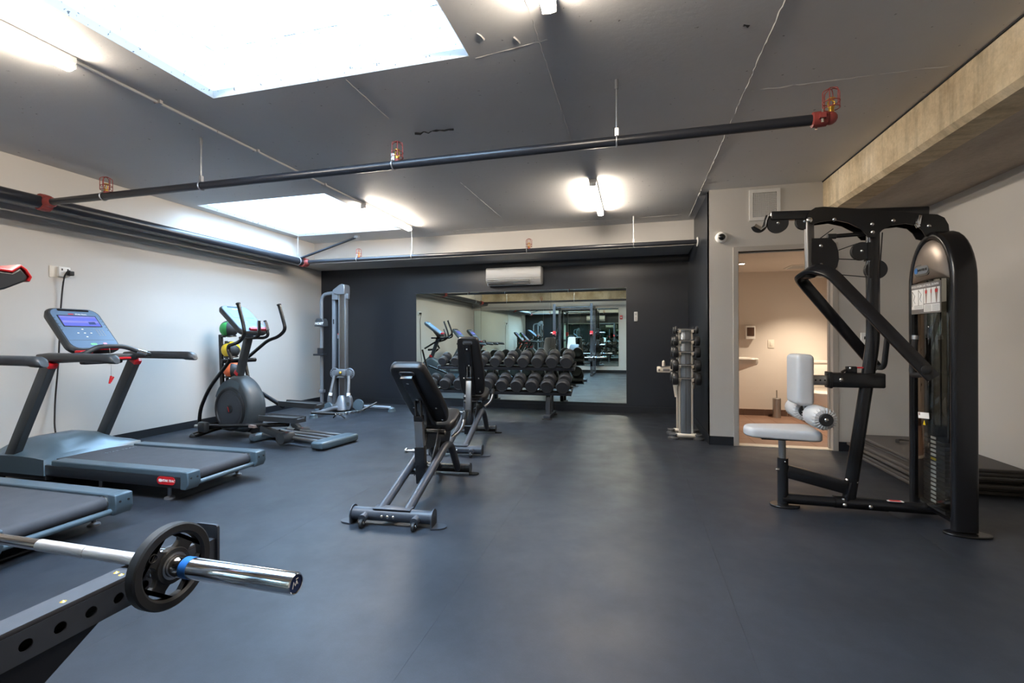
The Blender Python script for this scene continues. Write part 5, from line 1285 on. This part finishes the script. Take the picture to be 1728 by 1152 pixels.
# fixed grips with pulse sensors
for d, pts, gp in ((-0.10, [(405, 570), (430, 570), (438, 566), (437, 541)], ((437, 558), (436.5, 542))), (0.10, [(418, 570), (446, 570), (453, 566), (447, 541)], ((452, 557), (448, 543)))):
    q = [EL(a, b_, d) for a, b_ in pts]; MB().tube(fillet(q, 0.05), 0.018, 12).build('fixed_grip', 'black_frame', el)
    MB().tube([EL(*gp[0], d), EL(*gp[1], d)], 0.020, 12).build('pulse_sensor', 'chrome', el)
# pedal arms, pedals, rollers
def pedal(px0, px1, py, d, arm, hinge, rol):
    a0 = EL(px0, py, d); a1 = EL(px1, py + 5, d)
    A0, A1 = (a0 - E0).dot(e1), (a1 - E0).dot(e1); z0, z1 = a0.z, a1.z
    l = []
    for t, s in ((0, 0.8), (0.06, 1), (0.75, 1), (0.95, 0.92), (1, 0.8)):
        x = A0 + (A1 - A0) * t; z = z0 + (z1 - z0) * t; w_ = 0.085 * s
        l.append([EP(x, d - w_, z - 0.03), EP(x, d - w_, z + 0.028), EP(x, d - w_ + 0.012, z + 0.03), EP(x, d - w_ + 0.02, z + 0.008), EP(x, d + w_ - 0.02, z + 0.008), EP(x, d + w_ - 0.012, z + 0.03), EP(x, d + w_, z + 0.028), EP(x, d + w_, z - 0.03)])
    pd = loops_mesh(l).build('pedal', 'dark_blue_grey', el)
    MB().beam(EP(A0 + (A1 - A0) * 0.12, d, z0 + 0.010), EP(A0 + (A1 - A0) * 0.9, d, z1 + 0.012), 0.12, 0.01).build('pedal_tread', 'black_rubber', pd)
    MB().tube([EL(*arm[0], d), EL(*arm[1], d)], 0.024, 12).build('pedal_arm', 'black_frame', el)
    MB().beam(EL(*rol[0], d), EL(*rol[1], d), 0.06, 0.07, bev=0.01).build('roller_arm', 'dark_blue_grey', el)
    rc = EL(*rol[1], d); MB().cyl(rc - e2 * 0.075, rc + e2 * 0.075, 0.064, 20).build('track_roller', 'dark_blue_grey', el)
    MB().box(rc + V((0, 0, 0.055)), (0.05, 0.06, 0.008)).build('roller_mark', 'red_plastic', el)
pedal(445, 508, 703, -0.22, ((348, 719), (486, 716)), None, ((442, 722), (482, 738)))
pedal(477, 540, 679, 0.22, ((430, 656), (478, 686)), None, ((494, 712), (509, 729)))
MB().box(EL(343, 720, -0.30), (0.13, 0.07, 0.12), Matrix.Rotation(A9, 3, 'Z'), 0.02).build('link_hinge', 'dark_blue_grey', el)
MB().cyl(EL(330, 719, -0.30), EL(338, 719, -0.30), 0.022, 12).build('hinge_pin', 'satin_steel', el)
stp = EL(427, 719, -0.25); MB().box(stp - e2 * 0.0, (0.09, 0.05, 0.03), Matrix.Rotation(A9, 3, 'Z')).build('warning_sticker', 'skin_print', el)

# ================================================================== medicine ball stand
bx, by = -5.36, 5.24
bs = thing('ball_stand', (bx - 0.1, by, 0), 'slim black upright stand holding medicine balls behind the elliptical', 'rack')
M('ball_black', (48, 52, 56), 0.55); M('ball_green', (58, 165, 84), 0.5); M('ball_yellow', (240, 205, 22), 0.5); M('ball_orange', (236, 112, 62), 0.5); M('ball_blue', (40, 130, 205), 0.5)
MB().beam((bx - 0.17, by + 0.03, 0.03), (bx - 0.17, by - 0.01, 1.24), 0.035, 0.05, (1, 0, 0), 0.005).beam((bx - 0.17, by + 0.11, 0.03), (bx - 0.17, by + 0.08, 1.15), 0.025, 0.04, (1, 0, 0), 0.005).build('post', 'black_frame', bs)
MB().beam((bx - 0.22, by - 0.25, 0.02), (bx - 0.22, by + 0.2, 0.02), 0.06, 0.04).beam((bx - 0.2, by - 0.05, 0.02), (bx + 0.28, by - 0.05, 0.02), 0.06, 0.04).build('base', 'black_frame', bs)
spots = [(1.315, 'green', 384, 553), (1.03, 'yellow', 389, 589), (0.755, 'orange', 394, 623), (0.47, 'blue', 398, 660)]
for k, (zb_, cn, px, py) in enumerate(spots):
    cx_ = V((bx, by, zb_)); 
    q = PX(px, py, bx); cx_ = V((bx, by + (q.y - by) * 0.6, zb_)) if k < 3 else V((bx, by, zb_))
    R = 0.115
    tr2 = MB(); tr2.ring(cx_ + V((0, 0, -0.0965)), (0, 0, 1), 0.0825, 0.010, 24, 8); tr2.beam(cx_ + V((-0.085, 0, -0.106)), V((bx - 0.17, by + 0.03, zb_ - 0.106)), 0.04, 0.02); tr2.build('ball_cradle', 'black_frame', bs)
    bl = thing('medicine_ball', cx_ - V((0, 0, R)), cn + ' and black medicine ball on the slim ball stand', 'ball', 'medicine balls on the stand')
    # body in two colours: panels cut by the ball's own pattern
    mb1, mb2 = MB(), MB(); seg, rows = 28, 18
    rot = Matrix.Rotation(0.5, 3, 'Z') @ Matrix.Rotation(0.7, 3, 'X')
    vs = []
    for i in range(rows + 1):
        t = PI * i / rows
        for j in range(seg):
            ph = 2 * PI * j / seg; vs.append(rot @ V((R * math.sin(t) * math.cos(ph), R * math.sin(t) * math.sin(ph), R * math.cos(t))) + cx_)
    fa_, fb2 = [], []
    for i in range(rows):
        for j in range(seg):
            f = (i * seg + j, i * seg + (j + 1) % seg, (i + 1) * seg + (j + 1) % seg, (i + 1) * seg + j)
            (fa_ if ((j * 4) // seg) % 2 == 0 else fb2).append(f)
    mb1.add(vs, fa_); mb2.add(vs, fb2)
    def clean(mb):
        used = sorted({i for f in mb.f for i in f}); mp_ = {i: n for n, i in enumerate(used)}; mb.v = [mb.v[i] for i in used]; mb.f = [tuple(mp_[i] for i in f) for f in mb.f]; return mb
    clean(mb1).build('coloured_panel', 'ball_' + cn, bl, smooth=80); clean(mb2).build('black_panel', 'ball_black', bl, smooth=80)

# ================================================================== cable machine in the corner
cy0 = 6.75
cb = thing('cable_machine', (-4.62, cy0, 0), 'silver functional cable machine with a perforated column in the corner of the black wall', 'exercise machine')
def PCB(px, py, y=cy0): return PY(px, py, y)
cxm = PCB(580, 600).x
col_b, col_t = 0.12, 1.93
m = MB(); w_ = 0.10
m.holes((cxm - w_ / 2, cy0 - 0.04, col_b), (0, 0, 1), (1, 0, 0), col_t - col_b, w_, 34, 0.008, seg=8)
m.b2((cxm - w_ / 2, cy0 - 0.035, col_b), (cxm - w_ / 2 + 0.004, cy0 + 0.04, col_t)); m.b2((cxm + w_ / 2 - 0.004, cy0 - 0.035, col_b), (cxm + w_ / 2, cy0 + 0.04, col_t)); m.build('column', 'dark_steel', cb, smooth=0)
MB().b2((cxm - 0.04, cy0 - 0.03, col_b), (cxm + 0.04, cy0 - 0.028, col_t)).build('column_core', 'dark_steel', cb)
m = MB()
for s in (-1, 1): m.b2((cxm + s * 0.056 - 0.007, cy0 - 0.048, col_b), (cxm + s * 0.056 + 0.007, cy0 + 0.04, col_t), 0.004)
m.build('column_edge', 'silver_paint', cb)
# head
hd = [(cxm - 0.09, 1.90), (cxm + 0.065, 1.90), (cxm + 0.065, 2.03), (cxm + 0.05, 2.065), (cxm, 2.075), (cxm - 0.04, 2.06), (cxm - 0.16, 1.98), (cxm - 0.16, 1.93)]
MB().prism([(x, cy0 - 0.07, z) for x, z in hd], (0, 0.16, 0)).build('head_cover', 'silver_paint', cb, bev=0.012)
MB().b2((cxm - 0.19, cy0 - 0.05, 1.82), (cxm - 0.07, cy0 + 0.05, 1.93), 0.01).b2((cxm + 0.06, cy0 - 0.03, 1.83), (cxm + 0.10, cy0 + 0.03, 1.92), 0.006).build('head_bracket', 'silver_paint', cb)
# weight shroud behind
sh = MB(); sh.b2((cxm - 0.215, cy0 - 0.02, 0.06), (cxm - 0.145, cy0 + 0.14, 1.88), 0.02); sh.build('weight_shroud', 'silver_paint', cb)
MB().b2((cxm - 0.15, cy0 + 0.02, 0.06), (cxm - 0.05, cy0 + 0.12, 1.86)).build('shroud_inner', 'base_black', cb)
MB().b2((cxm - 0.185, cy0 - 0.023, 1.42), (cxm - 0.165, cy0 - 0.019, 1.50)).build('shroud_mark', 'ink', cb)
stq = MB().box((cxm - 0.105, cy0 + 0.015, 1.22), (0.05, 0.006, 0.08)).build('instruction_card', 'silver_paint', cb); MB().box((cxm - 0.105, cy0 + 0.011, 1.255), (0.03, 0.003, 0.02)).build('card_mark', 'red_print', stq)
# side pole with accessories
spx = PCB(543, 600).x
MB().tube(fillet([(spx, cy0, 0.06), (spx, cy0, 1.915), (cxm - 0.12, cy0, 1.945)], 0.12, 7), 0.030, 16).build('side_pole', 'silver_paint', cb)
hb_ = MB(); hz = PCB(543, 546).z
hb_.prism([(spx - 0.09, cy0 - 0.07, hz - 0.05), (spx + 0.09, cy0 - 0.07, hz - 0.05), (spx + 0.085, cy0 - 0.07, hz + 0.04), (spx + 0.06, cy0 - 0.07, hz + 0.085), (spx - 0.055, cy0 - 0.07, hz + 0.085), (spx - 0.08, cy0 - 0.07, hz + 0.04)], (0, 0.12, 0))
hbo = hb_.build('holder_box', 'dark_blue_grey', cb, bev=0.008)
text('HOIST', 0.055, (spx, cy0 - 0.0715, hz + 0.0), (1, 0, 0), (0, 0, 1), 'holder_lettering', 'white_print', hbo, 0.001, shear=0.2, bold=0.0015)
cz_ = PCB(545, 592).z
MB().lathe([(0.048, 0), (0.05, 0.10), (0.042, 0.10), (0.04, 0.01), (0, 0.01)], (spx + 0.02, cy0 - 0.06, cz_ - 0.05), (0, 0, 1), 20).build('bottle_cup', 'base_black', cb)
MB().b2((spx - 0.09, cy0 - 0.11, cz_ - 0.075), (spx + 0.11, cy0 + 0.0, cz_ - 0.045), 0.008).build('cup_shelf', 'base_black', cb)
MB().b2((spx - 0.036, cy0 - 0.04, 0.28), (spx + 0.05, cy0 + 0.03, 0.33), 0.006).build('pole_clamp', 'silver_paint', cb)
# carriage with two dials and hanging arms
kz = PCB(582, 628).z
MB().b2((cxm - 0.10, cy0 - 0.10, kz - 0.055), (cxm + 0.10, cy0 + 0.03, kz + 0.055), 0.02).b2((cxm - 0.07, cy0 - 0.09, kz - 0.09), (cxm + 0.07, cy0 + 0.02, kz - 0.05), 0.015).build('carriage', 'silver_paint', cb)
MB().lathe([(0.022, 0), (0.022, 0.02), (0.014, 0.03), (0, 0.03)], (cxm + 0.01, cy0 - 0.10, kz), (0, -1, 0), 16).build('pull_knob', 'brass', cb)
for s in (-1, 1):
    c_ = V((cxm + s * 0.135, cy0 - 0.04, kz - 0.015))
    MB().lathe([(0.085, -0.012), (0.09, -0.008), (0.09, 0.008), (0.085, 0.012), (0.05, 0.012), (0.05, 0.03), (0.0, 0.032)], c_, (0, -1, 0), 30).build('angle_dial', 'silver_paint', cb)
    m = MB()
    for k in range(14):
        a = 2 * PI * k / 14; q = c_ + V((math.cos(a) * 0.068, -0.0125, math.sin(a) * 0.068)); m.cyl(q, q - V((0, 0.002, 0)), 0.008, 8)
    m.build('dial_hole_shade', 'black_rubber', cb)  # black discs on the dial face imitate the shade inside its holes
    a0 = c_ + V((0, -0.02, -0.04)); a1 = c_ + V((s * 0.045 if s > 0 else -0.02, -0.10, -0.34))
    MB().tube([a0, a1], 0.026, 14).build('swing_arm', 'silver_paint', cb)
    MB().cyl(a1 + (a0 - a1).normalized() * 0.03, a1 - (a0 - a1).normalized() * 0.02, 0.032, 14).build('arm_collar', 'white_plastic', cb)
    pc_ = a1 + V((s * 0.015, 0, -0.12)); 
    l = MB(); l.prism([pc_ + V((a, -0.03, b_)) for a, b_ in [(0.055 * math.cos(t) * (1 if s > 0 else 0.55), 0.125 * math.sin(t)) for t in [2 * PI * k / 20 for k in range(20)]]], (0, 0.06, 0)); l.build('pulley_housing', 'silver_paint', cb, bev=0.008)
    MB().lathe([(0.03, 0), (0.03, 0.006), (0, 0.006)], pc_ + V((0, -0.03, -0.02)), (0, -1, 0), 16).build('pulley_cap', 'dark_steel', cb)
    MB().tube([pc_ + V((0, -0.03, -0.1)), pc_ + V((0.01, -0.04, -0.2))], 0.008, 8).lathe([(0.012, 0), (0.02, 0.02), (0.012, 0.05), (0, 0.05)], pc_ + V((0.01, -0.04, -0.22)), (0, 0, 1), 12).build('cable_end', 'base_black', cb)
    dd = PCB(554 if s < 0 else 605, 688 if s < 0 else 683, cy0 - 0.18); MB().lathe([(0.085, -0.012), (0.092, 0), (0.085, 0.012), (0, 0.014)], dd, (0.15 * s, -1, 0.1), 28).build('foot_disc', 'blue_grey_plastic', cb)
# base
l = []
for z, r1 in ((0.02, 0.155), (0.05, 0.145), (0.14, 0.09), (0.235, 0.055), (0.25, 0.035)): l.append([V((cxm + r1 * math.cos(2 * PI * k / 24), cy0 - 0.06 + r1 * 0.8 * math.sin(2 * PI * k / 24), z)) for k in range(24)])
loops_mesh(l).build('base_cover', 'silver_paint', cb)
rf = PZ(661, 691, 0.03); lf = PZ(529, 702, 0.03); lf2 = PZ(536, 688, 0.03)
for q, nm in ((rf, 0), (lf, 1), (lf2, 2)):
    MB().tube(fillet([(cxm + (0.1 if nm == 0 else -0.05), cy0 - 0.05, 0.055), (q + V((cxm, cy0, 0.11))) / 2, q + V((0, 0, 0.025))], 0.1), 0.034, 14).build('base_leg', 'silver_paint', cb)
    MB().lathe([(0.062, -0.03), (0.062, -0.015), (0.052, 0.005), (0.055, 0.02), (0.04, 0.04), (0, 0.042)], q, (0, 0, 1), 22).build('foot', 'blue_grey_plastic', cb)
MB().b2((spx - 0.05, cy0 - 0.1, 0.02), (cxm - 0.1, cy0 + 0.05, 0.08), 0.02).build('base_deck', 'silver_paint', cb)
# cable bar lying on the floor in front
q0 = PZ(525, 696, 0.155); q1 = PZ(566, 698, 0.12); q2 = PZ(612, 692, 0.06); q3 = PZ(636, 679, 0.16)
lbar = thing('cable_bar', (q1 + q2) / 2 - V((0, 0, 0.05)), 'chrome curl bar attachment with black grips lying at the cable machine base', 'bar')
MB().tube([q1, q2], 0.014, 10).build('bar', 'chrome', lbar); MB().tube([q0, q1], 0.020, 12).build('grip', 'black_rubber', lbar); MB().tube([q2 - V((0.02, 0, 0)), q3], 0.016, 12).build('grip', 'dark_blue_grey', lbar)
m = MB()
for k in range(9):
    q = q1.lerp(q2, (k + 0.5) / 9) + V((random.uniform(-.01, .01), -0.03 + random.uniform(-.015, .015), -0.01)); m.ring(q, (random.random(), random.random(), 0.4), 0.022, 0.005, 12, 5)
m.build('chain', 'satin_steel', lbar)
st2 = MB(); sq = PZ(576, 700, 0.05); st2.tube(fillet([sq + V((-0.12, -0.02, -0.04)), sq + V((0, -0.08, 0.06)), sq + V((0.1, -0.06, -0.04))], 0.05), 0.010, 8); stp_ = st2.build('ankle_strap', 'black_rubber'); tag(stp_, 'black webbing strap draped in front of the cable machine base', 'strap')
# ================================================================== squat rack (mostly beside the camera, seen in the mirror)
M('rack_grey', (62, 66, 74), 0.42, 0.1, bump=(700, 0.1, 0.0006))
sq = thing('squat_rack', (-1.86, -0.1, 0), 'dark steel squat rack with a perforated safety arm reaching over the floor', 'squat rack')
UX = (-1.272, -2.435); UYF, UYR = 0.50, -0.62; S = 0.075
def perf_post(x, y, z0, z1, name):
    m = MB(); n = int((z1 - z0) / 0.05)
    for ox, oy, ax_ in ((-S / 2, -S / 2, (1, 0, 0)), (-S / 2, S / 2, (1, 0, 0)), (-S / 2, -S / 2, (0, 1, 0)), (S / 2, -S / 2, (0, 1, 0))):
        m.holes((x + ox, y + oy, z0), (0, 0, 1), ax_, z1 - z0, S, n, 0.011, seg=8)
    return m.build(name, 'rack_grey', sq, smooth=0)
for x in UX:
    for y in (UYF, UYR): perf_post(x, y, 0.05, 2.25, 'upright')
    MB().b2((x - S / 2, UYR - 0.06, 0.0), (x + S / 2, UYF + 0.10, 0.06), 0.004).build('base_rail', 'rack_grey', sq)
    MB().b2((x - S / 2, UYR + S / 2, 2.12), (x + S / 2, UYF - S / 2, 2.19), 0.004).build('top_rail', 'rack_grey', sq)
    MB().b2((x - 0.06, UYF - 0.02, 0.058), (x + 0.06, UYF + 0.09, 0.068)).build('foot_plate', 'rack_grey', sq)
for y, z in ((UYR, 0.30), (UYR, 2.12)): MB().b2((UX[1] + S / 2, y - 0.03, z), (UX[0] - S / 2, y + 0.03, z + 0.06), 0.004).build('cross_member', 'rack_grey', sq)
MB().tube([(UX[1], UYF, 2.14), (UX[0], UYF, 2.14)], 0.017, 14).build('pull_up_bar', 'black_frame', sq)
# J cups with red liners
for x in UX:
    m = MB(); yj = UYF + S / 2
    prof = [(yj, 1.232), (yj + 0.07, 1.256), (yj + 0.122, 1.274), (yj + 0.156, 1.294), (yj + 0.160, 1.304), (yj + 0.147, 1.322), (yj + 0.133, 1.310), (yj + 0.115, 1.311), (yj + 0.0, 1.314)]
    m.prism([(x - 0.033, a, b_) for a, b_ in prof], (0.066, 0, 0)); j = m.build('hook_cup', 'rack_grey', sq, bev=0.004)
    lp = [(yj, 1.316), (yj + 0.115, 1.313), (yj + 0.133, 1.312), (yj + 0.147, 1.325), (yj + 0.155, 1.318), (yj + 0.163, 1.304), (yj + 0.159, 1.295)]
    m = MB(); m.sweep([(x, a, b_) for a, b_ in lp], rrect2(0.006, 0.069, 0.002), up=(1, 0, 0)); m.build('cup_liner', 'red_plastic', j)
    MB().b2((x - 0.045, UYF - 0.05, 1.25), (x + 0.045, UYF + S / 2 + 0.004, 1.40), 0.006).build('cup_bracket', 'red_plastic', sq)
# safety arms
AZ0, AZ1 = 0.496, 0.563
for x in UX:
    aw = 0.066; ya0, ya1 = UYF + S / 2, 1.15; L_ = ya1 - ya0
    m = MB(); n = 10
    for dx in (-aw / 2, aw / 2): m.holes((x + dx, ya0, AZ0), (0, 1, 0), (0, 0, 1), L_, AZ1 - AZ0, n, 0.0125, seg=16)
    m.add([(x - aw / 2, ya0, AZ1), (x + aw / 2, ya0, AZ1), (x + aw / 2, ya1, AZ1), (x - aw / 2, ya1, AZ1)], [(0, 1, 2, 3)]); m.add([(x - aw / 2, ya0, AZ0), (x + aw / 2, ya0, AZ0), (x + aw / 2, ya1, AZ0), (x - aw / 2, ya1, AZ0)], [(0, 1, 2, 3)])
    arm = m.build('safety_arm', 'rack_grey', sq, smooth=0)
    # tube walls seen through the holes
    t_ = MB()
    for dx in (-aw / 2 + 0.004, aw / 2 - 0.004): t_.holes((x + dx, ya0, AZ0), (0, 1, 0), (0, 0, 1), L_, AZ1 - AZ0, n, 0.0125, seg=16)
    t_.build('arm_inner_wall', 'rack_grey', arm, smooth=0)
    MB().b2((x - aw / 2 + 0.001, ya0 + 0.01, AZ1), (x + aw / 2 - 0.001, ya1 - 0.02, AZ1 + 0.012), 0.002).build('arm_pad', 'belt', arm)
    b = MB()
    for yy in (0.77, 0.895, 0.90, 1.06): b.bolt((x + (0.012 if yy != 0.90 else -0.012), yy, AZ1 + 0.012), (0, 0, 1), 0.008, 0.003)
    b.build('pad_bolt', 'brass', arm)
    m = MB(); m.prism([(x + a, ya1, 0.545 + b_) for a, b_ in rrect2(0.082, 0.118, 0.010, 3)], (0, 0.008, 0)); m.build('end_stop', 'rack_grey', arm, smooth=20)
    m = MB(); m.prism([(x - 0.026, ya0, AZ0), (x - 0.026, 0.84, AZ0), (x - 0.026, ya0, 0.30)], (0.052, 0, 0)); m.build('arm_gusset', 'black_frame', arm)
    MB().b2((x - 0.043, UYF - 0.045, 0.29), (x + 0.043, UYF + 0.045, 0.58), 0.004).build('arm_bracket', 'rack_grey', arm)
# storage pegs and stored plates behind
def plate(c, R, t, label, grp, ax_=(1, 0, 0)):
    o = thing('weight_plate', V(c) - V((0, 0, R)), label, 'weight plate', grp); c = V(c); rot_ = 0
    MB().lathe([(0.027, -t / 2), (R * 0.40, -t / 2), (R * 0.42, -t * 0.3), (R * 0.84, -t * 0.3), (R * 0.86, -t / 2), (R * 0.98, -t / 2), (R, -t * 0.4), (R, t * 0.4), (R * 0.98, t / 2), (R * 0.86, t / 2), (R * 0.84, t * 0.3), (R * 0.42, t * 0.3), (R * 0.40, t / 2), (0.027, t / 2), (0.027, -t / 2)], c, ax_, 30).build('disc', 'black_rubber', o)
    return o
pegs = [(1.36, 0.15, 3), (0.95, 0.19, 3), (0.52, 0.17, 4)]
for si, x in enumerate(UX):
    s = 1 if si == 0 else -1
    for z, R, n in pegs:
        MB().cyl((x + s * S / 2, UYR, z), (x + s * 0.32, UYR, z), 0.0245, 16).build('storage_peg', 'chrome', sq)
        for k in range(n):
            if si == 1 and k > 0: continue
            plate((x + s * (0.075 + k * 0.036), UYR, z), R - 0.018 * k, 0.032, ('black weight plate, ' + ['innermost', 'second', 'third', 'fourth'][k] + ' on the ' + {1.36: 'top', 0.95: 'middle', 0.52: 'low'}[z] + ' rack peg ' + ('facing the open floor' if si == 0 else 'facing the treadmill')), 'plates stored on the squat rack')

# ================================================================== barbell on the safety arms
BY, BZ = 0.94, 0.591
bbx1 = -0.775; bbx0 = bbx1 - 2.2
bb_ = thing('barbell', ((bbx0 + bbx1) / 2, BY, BZ - 0.025), 'chrome olympic barbell resting across the perforated safety arms', 'barbell')
sl = 0.415
MB().cyl((bbx0 + sl, BY, BZ), (bbx1 - sl, BY, BZ), 0.0145, 20).build('shaft', 'chrome', bb_)
kn = bpy.data.materials.new('knurl'); kn.use_nodes = True; nt = kn.node_tree; pb = nt.nodes['Principled BSDF']; pb.inputs['Base Color'].default_value = rgb((206, 205, 206)); pb.inputs['Metallic'].default_value = 1.0; pb.inputs['Roughness'].default_value = 0.42
tcn = nt.nodes.new('ShaderNodeTexCoord'); vo = nt.nodes.new('ShaderNodeTexVoronoi'); vo.inputs['Scale'].default_value = 700; nt.links.new(tcn.outputs['Object'], vo.inputs['Vector']); bu = nt.nodes.new('ShaderNodeBump'); bu.inputs['Strength'].default_value = 0.6; bu.inputs['Distance'].default_value = 0.001; nt.links.new(vo.outputs['Distance'], bu.inputs['Height']); nt.links.new(bu.outputs['Normal'], pb.inputs['Normal']); MATS['knurl'] = kn
for a, b_ in ((-1.627, -1.448), (-1.444, -1.20), (-2.30, -2.05)): MB().cyl((a, BY, BZ), (b_, BY, BZ), 0.0158, 20).build('knurling', 'knurl', bb_)
for s, x0, x1 in ((1, bbx1 - sl, bbx1), (-1, bbx0 + sl, bbx0)):
    MB().lathe([(0.0255, 0), (0.0255, sl - 0.004), (0.0225, sl), (0.021, sl - 0.001), (0.0205, sl - 0.006), (0, sl - 0.006)], (x0, BY, BZ), (s, 0, 0), 36).build('sleeve', 'chrome', bb_)
    MB().lathe([(0.016, -0.012), (0.035, -0.012), (0.036, -0.008), (0.036, 0.010), (0.034, 0.014), (0.026, 0.016)], (x0, BY, BZ), (s, 0, 0), 32).build('collar', 'chrome', bb_)
    MB().lathe([(0.026, -0.012), (0.0262, 0.012)], (x1 - s * 0.318, BY, BZ), (s, 0, 0), 32).build('tape_band', 'blue_paint', bb_)
    ecp = MB().cyl((x1 - s * 0.006, BY, BZ), (x1 - s * 0.003, BY, BZ), 0.0195, 26).build('end_sticker', 'navy', bb_)
    m = MB(); xx = x1 - s * 0.0028
    m.tube([(xx, BY - 0.010, BZ - 0.008), (xx, BY - 0.006, BZ + 0.006), (xx, BY - 0.001, BZ - 0.004), (xx, BY + 0.004, BZ + 0.006), (xx, BY + 0.007, BZ - 0.003)], 0.0013, 5); m.tube([(xx, BY + 0.002, BZ + 0.010), (xx, BY + 0.009, BZ + 0.010)], 0.0013, 5); m.build('end_mark', 'white_print', ecp)
# grip plate with four openings
gp_ = thing('grip_plate', (-1.155, BY, BZ - 0.108), 'black four-spoke grip weight plate hanging on the barbell sleeve', 'weight plate')
pr_, pt_ = 0.105, 0.030; pcx = -1.155; pc0 = V((pcx, BY, BZ - 0.0006))
def dirp(a): return V((0, math.cos(a), math.sin(a)))
rim = MB(); nseg = 48
sec = [(-pt_ / 2 + 0.004, pr_), (pt_ / 2 - 0.004, pr_), (pt_ / 2, pr_ - 0.004), (pt_ / 2, pr_ - 0.020), (pt_ / 2 - 0.006, pr_ - 0.026), (-pt_ / 2 + 0.006, pr_ - 0.026), (-pt_ / 2, pr_ - 0.020), (-pt_ / 2, pr_ - 0.004)]
vs = []; fs = []
for k in range(nseg):
    d = dirp(2 * PI * k / nseg)
    for x, rr in sec: vs.append(pc0 + V((x, 0, 0)) + d * rr)
for k in range(nseg):
    j = (k + 1) % nseg
    for q in range(8): fs.append((k * 8 + q, k * 8 + (q + 1) % 8, j * 8 + (q + 1) % 8, j * 8 + q))
rim.add(vs, fs); rim.build('rim', 'black_rubber', gp_)
hubm = MB(); hubm.lathe([(0.0275, -0.012), (0.043, -0.012), (0.045, -0.009), (0.045, 0.009), (0.043, 0.012), (0.0275, 0.012), (0.0275, -0.012)], pc0, (1, 0, 0), 32); hubm.build('hub', 'black_rubber', gp_)
MB().lathe([(0.0268, -0.013), (0.033, -0.013), (0.033, 0.014), (0.0268, 0.0135), (0.0268, -0.013)], pc0, (1, 0, 0), 32).build('hub_ring', 'satin_steel', gp_)
for k in range(4):
    a0 = math.radians(142 + 90 * k)
    sp_ = []
    for rr, hw in ((0.040, 0.70), (0.050, 0.42), (0.060, 0.33), (0.070, 0.35), (0.078, 0.46), (0.086, 0.72)): sp_.append((rr, hw))
    poly = [pc0 + dirp(a0 + hw) * rr for rr, hw in sp_] + [pc0 + dirp(a0 - hw) * rr for rr, hw in reversed(sp_)]
    poly = [q - V((0.008, 0, 0)) for q in poly]; s_ = MB().prism(poly, (0.016, 0, 0)).build('spoke', 'black_rubber', gp_, smooth=20, bev=0.002)
    if k == 0:
        cc = pc0 + dirp(a0) * 0.066 + V((0.0085, 0, 0)); m = MB(); m.ring(cc, (1, 0, 0), 0.010, 0.0016, 18, 5); m.tube([cc + V((0, -0.004, -0.006)), cc + V((0, 0.004, 0.007))], 0.0014, 4); m.build('cast_emblem', 'ink', s_)
